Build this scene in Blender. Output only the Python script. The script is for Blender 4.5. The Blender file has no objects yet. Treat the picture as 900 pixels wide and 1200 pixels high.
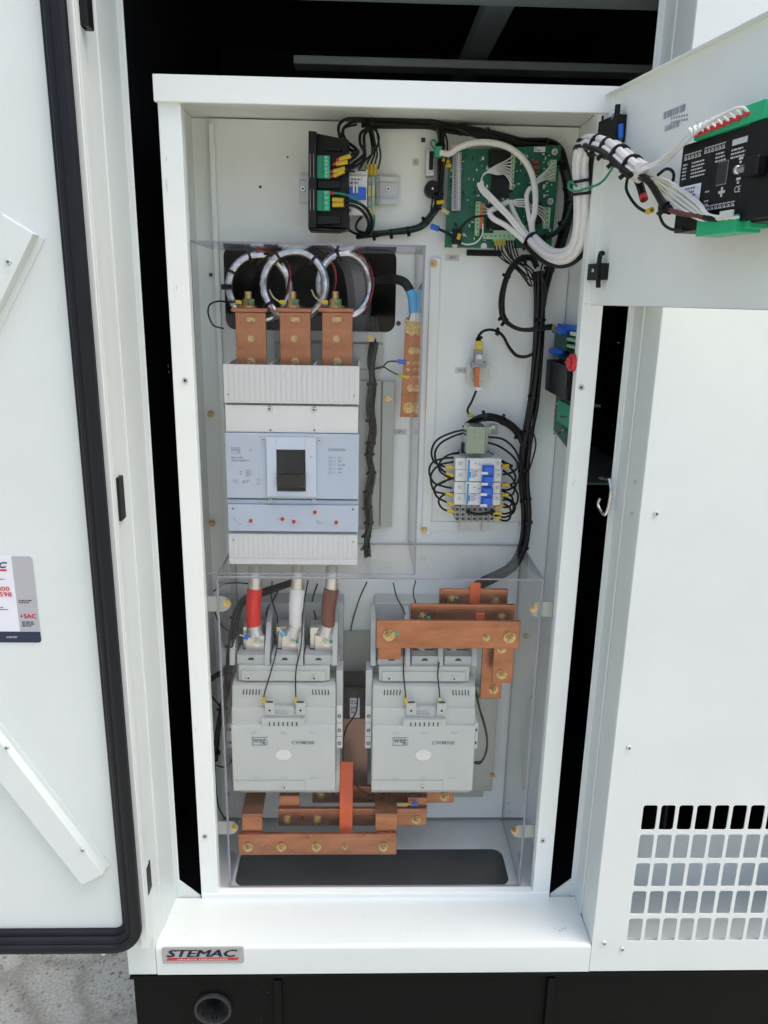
import bpy, bmesh, math, random
from mathutils import Vector as V, Matrix, noise
R = random.Random(7)
S = bpy.context.scene
COL = S.collection

# ------------------------------------------------------------------ camera
CAM = V((-0.0334, -1.0983, 1.3972))
RW = (V((0.9995050, -0.0258243, 0.0179690)),        # right
      V((0.0103512, -0.2694169, -0.9629680)),       # down
      V((0.0297091, 0.9626773, -0.2690162)))        # forward
cd = bpy.data.cameras.new('camera'); cam = bpy.data.objects.new('camera', cd); COL.objects.link(cam)
cd.sensor_fit = 'VERTICAL'; cd.sensor_height = 36; cd.sensor_width = 27; cd.lens = 27
cd.clip_start = .02; cd.clip_end = 300
m = Matrix.Identity(4)
for i in range(3):
    m[i][0] = RW[0][i]; m[i][1] = -RW[1][i]; m[i][2] = -RW[2][i]; m[i][3] = CAM[i]
cam.matrix_world = m
S.camera = cam

# ------------------------------------------------------------------ light
ELEV, AZ = 72, 104          # high soft light from the right
w = bpy.data.worlds.new('World'); S.world = w; w.use_nodes = True
nt = w.node_tree; nt.nodes.clear()
sky = nt.nodes.new('ShaderNodeTexSky'); sky.sky_type = 'NISHITA'; sky.sun_disc = False
sky.sun_elevation = math.radians(ELEV); sky.sun_rotation = math.radians(AZ)
sky.air_density = 1.0; sky.dust_density = 5.5; sky.ozone_density = 1.0
bg = nt.nodes.new('ShaderNodeBackground'); bg.inputs['Strength'].default_value = .15
wo = nt.nodes.new('ShaderNodeOutputWorld')
nt.links.new(sky.outputs[0], bg.inputs[0]); nt.links.new(bg.outputs[0], wo.inputs[0])
sd = bpy.data.lights.new('sun', 'SUN'); sd.energy = .6; sd.angle = math.radians(40); sd.color = (1, .98, .93)
so = bpy.data.objects.new('sun', sd); COL.objects.link(so)
e, a = math.radians(ELEV), math.radians(AZ)
sdir = V((math.sin(a) * math.cos(e), math.cos(a) * math.cos(e), math.sin(e)))
so.rotation_euler = sdir.to_track_quat('Z', 'Y').to_euler()
vs = S.view_settings
S.display_settings.display_device = 'sRGB'
vs.view_transform = 'Standard'; vs.look = 'None'; vs.exposure = 1.02; vs.gamma = 1; vs.use_curve_mapping = False
try:
    S.cycles.transparent_max_bounces = 24; S.cycles.max_bounces = 8; S.cycles.diffuse_bounces = 5
except Exception: pass

# ------------------------------------------------------------------ photo point -> world point at a known depth
def ray(px, py): return RW[0] * ((px - 450) / 900) + RW[1] * ((py - 600) / 900) + RW[2]
def at(px, py, Y):
    d = ray(px, py); return CAM + d * ((Y - CAM.y) / d.y)
def atx(px, py, X):
    d = ray(px, py); return CAM + d * ((X - CAM.x) / d.x)
def atz(px, py, Z):
    d = ray(px, py); return CAM + d * ((Z - CAM.z) / d.z)

# ------------------------------------------------------------------ materials
def mat(name, col, rough=.5, metal=0., var=.0, vscale=8., bump=0., bscale=60., coat=0., spec=.5, stretch=None, rvar=0., var2=None):
    m = bpy.data.materials.new(name); m.use_nodes = True
    n = m.node_tree.nodes; l = m.node_tree.links; b = n['Principled BSDF']
    b.inputs['Base Color'].default_value = (*col, 1); b.inputs['Roughness'].default_value = rough
    b.inputs['Metallic'].default_value = metal; b.inputs['Specular IOR Level'].default_value = spec
    if coat: b.inputs['Coat Weight'].default_value = coat; b.inputs['Coat Roughness'].default_value = .15
    tc = n.new('ShaderNodeTexCoord'); mp = n.new('ShaderNodeMapping'); l.new(tc.outputs['Object'], mp.inputs[0])
    if stretch: mp.inputs['Scale'].default_value = stretch
    if var or rvar:
        t = n.new('ShaderNodeTexNoise'); t.inputs['Scale'].default_value = vscale; t.inputs['Detail'].default_value = 6
        t.inputs['Roughness'].default_value = .65
        l.new(mp.outputs[0], t.inputs[0])
        r = n.new('ShaderNodeValToRGB'); l.new(t.outputs[0], r.inputs[0])
        lo = tuple(c * (1 - var) for c in (var2 or col)); hi = tuple(min(1, c * (1 + var * .6)) for c in col)
        r.color_ramp.elements[0].position = .3; r.color_ramp.elements[0].color = (*lo, 1)
        r.color_ramp.elements[1].position = .7; r.color_ramp.elements[1].color = (*hi, 1)
        if var: l.new(r.outputs[0], b.inputs['Base Color'])
        if rvar:
            mr = n.new('ShaderNodeMapRange'); l.new(t.outputs[0], mr.inputs[0])
            mr.inputs['From Min'].default_value = .3; mr.inputs['From Max'].default_value = .7
            mr.inputs['To Min'].default_value = max(.02, rough - rvar); mr.inputs['To Max'].default_value = min(1, rough + rvar)
            l.new(mr.outputs[0], b.inputs['Roughness'])
    if bump:
        t2 = n.new('ShaderNodeTexNoise'); t2.inputs['Scale'].default_value = bscale; t2.inputs['Detail'].default_value = 5
        l.new(mp.outputs[0], t2.inputs[0])
        bp = n.new('ShaderNodeBump'); bp.inputs['Strength'].default_value = bump; bp.inputs['Distance'].default_value = .002
        l.new(t2.outputs[0], bp.inputs['Height']); l.new(bp.outputs[0], b.inputs['Normal'])
    return m

M = {}
M['white'] = mat('white_powder_coat', (.685, .735, .715), .38, var=.05, vscale=2.6, bump=.06, bscale=420, rvar=.06)
def wavy(m, sc, st):
    n = m.node_tree.nodes; l = m.node_tree.links; b = n['Principled BSDF']; old = b.inputs['Normal'].links[0].from_socket
    tc = n.new('ShaderNodeTexCoord'); t = n.new('ShaderNodeTexNoise'); t.inputs['Scale'].default_value = sc; t.inputs['Detail'].default_value = 2; l.new(tc.outputs['Object'], t.inputs[0])
    bp = n.new('ShaderNodeBump'); bp.inputs['Strength'].default_value = st; bp.inputs['Distance'].default_value = .02
    l.new(t.outputs[0], bp.inputs['Height']); l.new(old, bp.inputs['Normal']); l.new(bp.outputs[0], b.inputs['Normal'])
wavy(M['white'], 3.2, .22)
M['white_lifted'] = mat('white_paint_lightened', (.83, .87, .84), .42, var=.04, vscale=4, bump=.05, bscale=420, rvar=.06)  # canopy's own white, with light added in the colour for the dimmer cabinet
M['floorpaint'] = mat('darker_white_floor', (.56, .585, .575), .5, var=.12, vscale=9, rvar=.08)  # darker and more mottled than the cabinet walls
M['plate'] = mat('white_mounting_plate', (.83, .87, .845), .45, var=.05, vscale=5, bump=.04, bscale=300, rvar=.06)
M['dark'] = mat('black_interior_lining', (.014, .015, .018), .8, var=.3, vscale=20, spec=.2)
M['beam'] = mat('grey_painted_beam', (.30, .33, .33), .45, var=.15, vscale=10)
M['skid'] = mat('black_skid_paint', (.0035, .0045, .0048), .5, var=.4, vscale=9, bump=.1, bscale=90, rvar=.12, spec=.1)
M['worn'] = mat('worn_black_paint', (.02, .022, .022), .6, var=.7, vscale=60, bump=.4, bscale=120)
M['rubber'] = mat('black_rubber', (.008, .010, .014), .5, var=.25, vscale=14, bump=.05, bscale=200, rvar=.1, spec=.25)
M['plastic_black'] = mat('black_plastic', (.0065, .0065, .0075), .42, var=.15, vscale=30, bump=.08, bscale=400, spec=.3)
M['wire_black'] = mat('black_wire_insulation', (.005, .005, .0055), .42, spec=.35)
M['wire_white'] = mat('white_wire_insulation', (.72, .72, .70), .45, var=.08, vscale=40)
M['wire_green'] = mat('green_wire_insulation', (.02, .26, .13), .4)
M['wire_dgreen'] = mat('dark_green_wire_insulation', (.008, .05, .03), .45)
M['wire_red'] = mat('red_wire_insulation', (.4, .012, .03), .4)
M['wire_brown'] = mat('brown_wire_insulation', (.12, .03, .025), .4)
M['yellow'] = mat('yellow_marker_sleeve', (.62, .45, .03), .45, var=.25, vscale=200)
M['paleyellow'] = mat('pale_yellow_sleeve', (.62, .58, .30), .45)
M['blue'] = mat('blue_plastic', (.02, .13, .62), .38, var=.08, vscale=60)
M['bluelt'] = mat('light_blue_heat_shrink', (.11, .40, .72), .4, var=.1, vscale=60)
M['stripe'] = mat('cyan_blue_print', (.03, .27, .55), .5)
M['red'] = mat('red_plastic', (.55, .02, .03), .35)
M['redsleeve'] = mat('red_heat_shrink', (.72, .012, .012), .38, var=.12, vscale=60, bump=.2, bscale=90)
M['whitesleeve'] = mat('white_heat_shrink', (.76, .76, .76), .38, var=.06, vscale=60, bump=.2, bscale=90)
M['brownsleeve'] = mat('brown_heat_shrink', (.17, .055, .035), .42, var=.12, vscale=60, bump=.2, bscale=90)
M['orange'] = mat('orange_insulation', (.66, .10, .02), .4, var=.15, vscale=30, bump=.1, bscale=80)
M['copper'] = mat('bare_copper', (.45, .185, .095), .33, metal=.8, var=.40, vscale=24, bump=0, rvar=.1, stretch=(.5, 1, 1.6))
M['copperdull'] = mat('dull_copper', (.40, .24, .20), .45, metal=.6, var=.25, vscale=14, rvar=.1)
M['brass'] = mat('yellow_zinc_bolt', (.60, .45, .22), .3, metal=.9, var=.35, vscale=150, rvar=.1)
M['zinc'] = mat('galvanised_steel', (.60, .62, .61), .42, metal=.4, var=.15, vscale=40, rvar=.12)
M['galv'] = mat('dull_galvanised_plate', (.40, .43, .41), .5, metal=.55, var=.12, vscale=12, rvar=.1)
M['steel'] = mat('bright_steel', (.66, .66, .65), .28, metal=1, var=.1, vscale=90, rvar=.08)
M['tin'] = mat('tinned_lug', (.70, .68, .63), .32, metal=.8, var=.12, vscale=40, bump=.02, bscale=90, rvar=.08)
M['body'] = mat('light_grey_device_plastic', (.50, .525, .49), .45, var=.03, vscale=20, bump=.04, bscale=500)
M['body2'] = mat('mid_grey_device_plastic', (.45, .475, .465), .5, var=.03, vscale=20)
M['breakerw'] = mat('off_white_breaker_plastic', (.70, .715, .69), .42, var=.03, vscale=20)
M['ribbed'] = mat('ribbed_white_cover', (.66, .67, .66), .42, var=.05, vscale=25, stretch=(30, 1, .2))
M['breakerb'] = mat('pale_blue_grey_cover', (.46, .53, .63), .42, var=.03, vscale=16, bump=.03, bscale=600)
M['breakerb2'] = mat('pale_blue_frame', (.56, .63, .73), .4)
M['ink'] = mat('grey_print', (.16, .18, .21), .6)
M['inkfaint'] = mat('faint_grey_print', (.30, .34, .40), .6)
M['inkwhite'] = mat('white_print', (.62, .63, .64), .6)
M['inkblack'] = mat('black_print', (.03, .03, .035), .6)
M['navy'] = mat('navy_print', (.012, .02, .06), .5)
M['redprint'] = mat('red_print', (.55, .015, .03), .5)
M['sticker'] = mat('white_sticker', (.74, .76, .82), .4)
M['stickergrey'] = mat('grey_sticker', (.42, .42, .45), .45)
M['plategrey'] = mat('brushed_grey_name_plate', (.42, .43, .43), .42, metal=.3, var=.06, vscale=60)
M['pcb'] = mat('green_circuit_board', (.006, .125, .07), .4, var=.35, vscale=60, bump=.1, bscale=300)
M['pcb2'] = mat('dark_green_circuit_board', (.008, .09, .06), .4, var=.3, vscale=70)
M['conn'] = mat('green_pluggable_connector', (.02, .36, .20), .42)
M['conn2'] = mat('bright_green_connector', (.015, .42, .19), .4)
M['connlt'] = mat('pale_green_connector', (.32, .52, .33), .45)
M['greycon'] = mat('grey_connector', (.33, .34, .38), .45)
M['chip'] = mat('black_chip', (.006, .007, .008), .45, spec=.3)
M['relay'] = mat('green_tinted_relay_case', (.24, .31, .22), .15, coat=.6, var=.08, vscale=30)
M['orangeplug'] = mat('orange_jumper', (.58, .17, .06), .42)
M['termgrey'] = mat('grey_terminal_block', (.33, .34, .35), .5)
M['clearsleeve'] = mat('clear_plastic_tube_over_coil', (.58, .59, .62), .16, metal=.75, var=.55, vscale=34, coat=.7, stretch=(1, 1, 3))
M['paper'] = mat('grey_paper_label', (.60, .61, .60), .6)
M['dirt'] = mat('dirt_marks', (.30, .29, .26), .8)
M['floorpan'] = mat('dusty_dark_floor_sheet', (.036, .040, .040), .6, var=.5, vscale=14, bump=.1, bscale=60)
M['handleblk'] = mat('glossy_black_toggle', (.008, .009, .010), .34, spec=.3)

def acrylic():
    m = bpy.data.materials.new('clear_acrylic'); m.use_nodes = True
    n = m.node_tree.nodes; l = m.node_tree.links; n.clear()
    o = n.new('ShaderNodeOutputMaterial')
    tr = n.new('ShaderNodeBsdfTransparent'); tr.inputs[0].default_value = (.99, .992, .993, 1)
    gl = n.new('ShaderNodeBsdfGlossy'); gl.inputs['Roughness'].default_value = .03
    df = n.new('ShaderNodeBsdfDiffuse'); df.inputs[0].default_value = (.7, .72, .75, 1)
    lw = n.new('ShaderNodeLayerWeight'); lw.inputs['Blend'].default_value = .5
    pw = n.new('ShaderNodeMath'); pw.operation = 'POWER'; pw.inputs[1].default_value = 5; l.new(lw.outputs['Facing'], pw.inputs[0])
    ma = n.new('ShaderNodeMath'); ma.operation = 'MULTIPLY_ADD'; ma.inputs[1].default_value = .9; ma.inputs[2].default_value = .014
    l.new(pw.outputs[0], ma.inputs[0])
    tc = n.new('ShaderNodeTexCoord'); ns = n.new('ShaderNodeTexNoise'); ns.inputs['Scale'].default_value = 9; ns.inputs['Detail'].default_value = 5
    l.new(tc.outputs['Object'], ns.inputs[0])
    mr = n.new('ShaderNodeMapRange'); l.new(ns.outputs[0], mr.inputs[0])
    mr.inputs['From Min'].default_value = .4; mr.inputs['From Max'].default_value = .75
    mr.inputs['To Min'].default_value = .0; mr.inputs['To Max'].default_value = .009
    m1 = n.new('ShaderNodeMixShader'); l.new(mr.outputs[0], m1.inputs[0]); l.new(tr.outputs[0], m1.inputs[1]); l.new(df.outputs[0], m1.inputs[2])
    m2 = n.new('ShaderNodeMixShader'); l.new(ma.outputs[0], m2.inputs[0]); l.new(m1.outputs[0], m2.inputs[1]); l.new(gl.outputs[0], m2.inputs[2])
    l.new(m2.outputs[0], o.inputs[0]); return m
M['acrylic'] = acrylic()
M['acryledge'] = mat('polished_acrylic_edge', (.30, .30, .36), .2, coat=.5)

# ------------------------------------------------------------------ mesh builder
def spline(pts, res=6, closed=False):
    P = [V(p) for p in pts]
    if len(P) < 3 and not closed:
        return [P[0].lerp(P[-1], i / 3) for i in range(4)]
    out = []; n = len(P)
    for i in range(n if closed else n - 1):
        p1, p2 = P[i], P[(i + 1) % n]
        p0 = P[(i - 1) % n] if closed or i > 0 else p1 * 2 - p2
        p3 = P[(i + 2) % n] if closed or i + 2 < n else p2 * 2 - p1
        for k in range(res):
            t = k / res
            out.append(.5 * ((2 * p1) + (p2 - p0) * t + (2 * p0 - 5 * p1 + 4 * p2 - p3) * t * t + (3 * p1 - p0 - 3 * p2 + p3) * t ** 3))
    if not closed: out.append(P[-1].copy())
    return out

def frames(pts):
    T = []
    for i in range(len(pts)):
        d = pts[min(i + 1, len(pts) - 1)] - pts[max(i - 1, 0)]
        T.append(d.normalized() if d.length > 1e-9 else V((0, 0, 1)))
    u = T[0].orthogonal().normalized(); out = []
    for t in T:
        u = (u - t * u.dot(t)); u = u.normalized() if u.length > 1e-6 else t.orthogonal().normalized()
        out.append((t, u, t.cross(u)))
    return out

class MB:
    def __init__(s, *mats, tf=None): s.v = []; s.f = []; s.mi = []; s.mats = list(mats); s.tf = tf
    def m(s, name):
        if name not in s.mats: s.mats.append(name)
        return s.mats.index(name)
    def add(s, vs, fs, mt=None):
        b = len(s.v); i = s.m(mt) if mt else 0
        s.v += [s.tf(V(v)) if s.tf else V(v) for v in vs]
        s.f += [tuple(b + k for k in f) for f in fs]; s.mi += [i] * len(fs); return s
    def box(s, x0, x1, y0, y1, z0, z1, mt=None, edge=None):
        vs = [(x, y, z) for z in (z0, z1) for y in (y0, y1) for x in (x0, x1)]
        fs = [(0, 2, 3, 1), (4, 5, 7, 6), (0, 1, 5, 4), (2, 6, 7, 3), (0, 4, 6, 2), (1, 3, 7, 5)]
        if edge is None: return s.add(vs, fs, mt)
        dims = [abs(z1 - z0), abs(y1 - y0), abs(x1 - x0)]; k = dims.index(min(dims)); big = {0: (0, 1), 1: (2, 3), 2: (4, 5)}[k]
        s.add(vs, [fs[i] for i in big], mt); s.add(vs, [fs[i] for i in range(6) if i not in big], edge); return s
    def pbox(s, x0, y0, x1, y1, Yf, Yb, mt=None):
        """box whose front face fills a rectangle of the photograph at depth Yf"""
        X0 = at(x0, (y0 + y1) / 2, Yf).x; X1 = at(x1, (y0 + y1) / 2, Yf).x
        Z1 = at((x0 + x1) / 2, y0, Yf).z; Z0 = at((x0 + x1) / 2, y1, Yf).z
        return s.box(X0, X1, Yf, Yb, Z0, Z1, mt)
    def prism(s, poly, vec, mt=None):
        n = len(poly); vec = V(vec); P = [V(p) for p in poly]
        vs = P + [p + vec for p in P]
        return s.add(vs, [tuple(range(n)), tuple(range(2 * n - 1, n - 1, -1))] + [(i, (i + 1) % n, n + (i + 1) % n, n + i) for i in range(n)], mt)
    def tube(s, pts, r, n=8, mt=None, closed=False, res=6, r1=None, sp=True, prof=None):
        P = spline(pts, res, closed) if sp else [V(p) for p in pts]
        fr = frames(P); k = len(P); vs = []
        for i, (p, (t, u, v)) in enumerate(zip(P, fr)):
            rr = r if r1 is None else r + (r1 - r) * i / (k - 1)
            for j in range(n):
                a = 2 * math.pi * j / n; vs.append(p + u * (rr * math.cos(a)) + v * (rr * math.sin(a)))
        fs = []
        for i in range(k if closed else k - 1):
            for j in range(n):
                a0 = i * n + j; a1 = i * n + (j + 1) % n; b0 = ((i + 1) % k) * n + j; b1 = ((i + 1) % k) * n + (j + 1) % n
                fs.append((a0, a1, b1, b0))
        if not closed: fs += [tuple(range(n - 1, -1, -1)), tuple((k - 1) * n + j for j in range(n))]
        return s.add(vs, fs, mt)
    def cyl(s, p0, p1, r, n=16, mt=None, r1=None):
        return s.tube([p0, V(p0).lerp(V(p1), .5), p1], r, n, mt, r1=r1, sp=False)
    def ring(s, c, ax, r0, r1, h, n=20, mt=None):
        c = V(c); ax = V(ax).normalized(); u = ax.orthogonal().normalized(); v = ax.cross(u); vs = []
        for r, z in ((r0, 0), (r1, 0), (r1, h), (r0, h)):
            for j in range(n):
                a = 2 * math.pi * j / n; vs.append(c + ax * z + u * (r * math.cos(a)) + v * (r * math.sin(a)))
        fs = [(q * n + j, q * n + (j + 1) % n, ((q + 1) % 4) * n + (j + 1) % n, ((q + 1) % 4) * n + j) for q in range(4) for j in range(n)]
        return s.add(vs, fs, mt)
    def torus(s, c, ax, Rr, r, n=28, k=8, mt=None, sx=1.):
        c = V(c); ax = V(ax).normalized(); u = V((0, 0, 1)); u = (u - ax * u.dot(ax)).normalized(); v = ax.cross(u)
        return s.tube([c + u * (Rr * math.cos(2 * math.pi * i / n)) + v * (Rr * sx * math.sin(2 * math.pi * i / n)) for i in range(n)], r, k, mt, closed=True, sp=False)
    def ball(s, c, r, mt=None, sc=(1, 1, 1), n=10):
        c = V(c); vs = []; h = n // 2
        for i in range(1, h):
            for j in range(n):
                a = math.pi * i / h; b = 2 * math.pi * j / n
                vs.append(c + V((r * sc[0] * math.sin(a) * math.cos(b), r * sc[1] * math.sin(a) * math.sin(b), r * sc[2] * math.cos(a))))
        t = len(vs); vs += [c + V((0, 0, r * sc[2])), c - V((0, 0, r * sc[2]))]
        fs = [(i * n + j, (i + 1) * n + j, (i + 1) * n + (j + 1) % n, i * n + (j + 1) % n) for i in range(h - 2) for j in range(n)]
        fs += [(t, j, (j + 1) % n) for j in range(n)] + [(t + 1, (h - 2) * n + (j + 1) % n, (h - 2) * n + j) for j in range(n)]
        return s.add(vs, fs, mt)
    def text(s, txt, org, xd, yd, h, mt, width=None, align='C', shear=0, fat=0., depth=0.0004):
        cu = bpy.data.curves.new('t', 'FONT'); cu.body = txt; cu.size = 1; cu.shear = shear; cu.offset = fat; cu.resolution_u = 2
        ob = bpy.data.objects.new('t', cu); COL.objects.link(ob)
        dg = bpy.context.evaluated_depsgraph_get(); me = bpy.data.meshes.new_from_object(ob.evaluated_get(dg))
        xs = [v.co.x for v in me.vertices]; ys = [v.co.y for v in me.vertices]
        if xs:
            x0, x1, y0, y1 = min(xs), max(xs), min(ys), max(ys); ky = h / max(y1 - y0, 1e-6); kx = width / (x1 - x0) if width else ky
            xd = V(xd).normalized(); yd = V(yd).normalized(); o = V(org); nn = xd.cross(yd).normalized()
            ax = (x0 + x1) / 2 if align == 'C' else x0
            s.add([o + xd * ((v.co.x - ax) * kx) + yd * ((v.co.y - (y0 + y1) / 2) * ky) + nn * depth for v in me.vertices], [tuple(p.vertices) for p in me.polygons], mt)
        bpy.data.objects.remove(ob); bpy.data.curves.remove(cu); bpy.data.meshes.remove(me); return s
    def greek(s, org, xd, yd, width, h, lines, mt, depth=.0004, rnd=R):
        """unreadably small print: lines of word-length dashes"""
        xd = V(xd).normalized(); yd = V(yd).normalized(); nn = xd.cross(yd).normalized(); o = V(org)
        for k in range(lines):
            y = -k * h; x = 0; end = width * rnd.uniform(.6, 1)
            while x < end:
                wl = rnd.uniform(.5, 2.2) * h
                if x + wl > end: break
                a = o + xd * x + yd * y + nn * depth
                s.add([a, a + xd * wl, a + xd * wl + yd * (h * .5), a + yd * (h * .5)], [(0, 1, 2, 3)], mt); x += wl + h * .35
        return s
    def build(s, name, parent=None, bevel=0, seg=2, sharp=35, label=None, kind=None, recalc=True):
        me = bpy.data.meshes.new(name); L = parent_world(parent)
        me.from_pydata([v - L for v in s.v], [], s.f)
        for mn in s.mats: me.materials.append(M[mn])
        me.polygons.foreach_set('material_index', s.mi)
        if recalc:
            bm = bmesh.new(); bm.from_mesh(me); bmesh.ops.recalc_face_normals(bm, faces=bm.faces); bm.to_mesh(me); bm.free()
        me.polygons.foreach_set('use_smooth', [True] * len(me.polygons)); me.set_sharp_from_angle(angle=math.radians(sharp))
        o = bpy.data.objects.new(name, me); COL.objects.link(o)
        if parent: o.parent = parent
        if bevel:
            b = o.modifiers.new('bevel', 'BEVEL'); b.width = bevel; b.segments = seg; b.limit_method = 'ANGLE'; b.angle_limit = math.radians(40); b.harden_normals = True
        if label: o['label'] = label
        if kind: o['kind'] = kind
        return o

def parent_world(p):
    L = V((0, 0, 0))
    while p: L = L + p.location; p = p.parent
    return L
def thing(name, label, cat, loc=(0, 0, 0), group=None):
    o = bpy.data.objects.new(name, None); COL.objects.link(o); o.location = V(loc); o.empty_display_size = .02
    o['label'] = label; o['category'] = cat
    if group: o['group'] = group
    return o
def tag(o, label, cat, group=None):
    o['label'] = label; o['category'] = cat
    if group: o['group'] = group
    return o
def copy_tree(o, parent=None):
    c = o.copy(); COL.objects.link(c)
    if parent: c.parent = parent
    for ch in [k for k in bpy.data.objects if k.parent == o]: copy_tree(ch, c)
    return c
XD, YD, ZD = V((1, 0, 0)), V((0, 1, 0)), V((0, 0, 1))

def rrect(x0, x1, z0, z1, r, k=5):
    out = []
    for cx, cz, a0 in ((x1 - r, z1 - r, 0), (x0 + r, z1 - r, 90), (x0 + r, z0 + r, 180), (x1 - r, z0 + r, 270)):
        for i in range(k + 1):
            a = math.radians(a0 + 90 * i / k); out.append((cx + r * math.cos(a), cz + r * math.sin(a)))
    return out
def holed_rect(mb, x0, x1, z0, z1, hx0, hx1, hz0, hz1, r, P, th, mt=None):
    """a sheet x0..x1 by z0..z1 with one rounded hole; P(x, z, d) gives the point, d from 0 to th is its thickness"""
    k = 5; hole = rrect(hx0, hx1, hz0, hz1, r, k); n = len(hole)
    corners = [(x1, z1), (x0, z1), (x0, z0), (x1, z0)]
    vs = []; fs = []
    for d in (0, th):
        vs += [P(x, z, d) for x, z in hole] + [P(x, z, d) for x, z in corners]
    t = n + 4
    for b in (0, t):
        for q in range(4):
            for i in range(k): fs.append((b + n + q, b + q * (k + 1) + i, b + q * (k + 1) + i + 1))
            e = q * (k + 1) + k; nx = ((q + 1) % 4) * (k + 1)
            fs.append((b + n + q, b + e, b + nx, b + n + (q + 1) % 4))
    for i in range(n): fs.append((i, (i + 1) % n, t + (i + 1) % n, t + i))
    for q in range(4): fs.append((n + q, n + (q + 1) % 4, t + n + (q + 1) % 4, t + n + q))
    mb.add(vs, fs, mt)

def bolt(parent, p, ax, r=.006, name='bolt', mt='brass', washer=True):
    mb = MB(mt); p = V(p); ax = V(ax).normalized()
    if washer: mb.cyl(p, p + ax * r * .3, r * 1.4, 16)
    mb.cyl(p + ax * r * .3, p + ax * r * 1.15, r, 6)
    mb.cyl(p + ax * r * 1.15, p + ax * r * 1.75, r * .55, 10)
    return mb.build(name, parent)
def screw(parent, p, ax, r=.004, mt='steel', name='screw'):
    mb = MB(mt, 'inkblack'); p = V(p); ax = V(ax).normalized()
    mb.cyl(p, p + ax * r * .55, r, 14, r1=r * .8); mb.cyl(p + ax * r * .56, p + ax * r * .6, r * .42, 6, 'inkblack')
    return mb.build(name, parent)
def path3(pts): return [at(*p) for p in pts]
def tie(parent, p, d, r, mt='wire_black', head=True):
    d = V(d).normalized(); mb = MB(mt); mb.cyl(p - d * .0019, p + d * .0019, r, 16)
    if head:
        u = d.orthogonal().normalized(); mb.cyl(p + u * r * .7, p + u * (r + .005), .0028, 6)
    return mb.build('cable_tie', parent)
def harness(name, label, cat, center, n, Rb, rw, group=None, ties=(), mt='wire_black', mats=None, twist=1.5, parent=None, tie_r=None):
    P = spline(center, 6); fr = frames(P)
    root = parent or thing(name, label, cat, P[0], group)
    for k in range(n):
        ph = 2 * math.pi * k / max(1, n - 1) + R.random(); rad = 0 if (k == 0 and n > 3) else Rb
        tw = twist * R.uniform(.6, 1.2); sd = R.random() * 50; pts = []
        for i in range(0, len(P), 2):
            t, u, v = fr[i]; s = i / len(P); rr = rad * (1 + .22 * noise.noise((sd, s * 9, k)))
            a = ph + tw * s * 3; pts.append(P[i] + u * (rr * math.cos(a)) + v * (rr * math.sin(a)))
        if (len(P) - 1) % 2: pts.append(P[-1] + V((R.uniform(-1, 1), R.uniform(-1, 1), R.uniform(-1, 1))) * rad * .5)
        MB((mats[k % len(mats)] if mats else mt)).tube(pts, rw, 7, res=3).build('wire', root)
    for q in ties:
        i = min(len(P) - 1, max(0, int(q * (len(P) - 1)))); tie(root, P[i], fr[i][0], tie_r or (Rb + rw * 1.15))
    return root
def wire(label, pts, r=.0016, mt='wire_black', group=None, cat='wire', name='wire', ends=()):
    """one loose wire as a thing; ends = [(where 0 or 1, material, length, radius)] are its sleeves"""
    P = spline(pts, 6); root = thing(name, label, cat, P[0], group)
    MB(mt).tube(pts, r, 7).build('conductor', root)
    for wh, m_, ln, rr in ends:
        p = P[0] if wh == 0 else P[-1]; q = P[1] if wh == 0 else P[-2]; d = (q - p).normalized()
        MB(m_).cyl(p, p + d * ln, rr, 8).build('marker_sleeve', root)
    return root

exec_order = []
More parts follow.
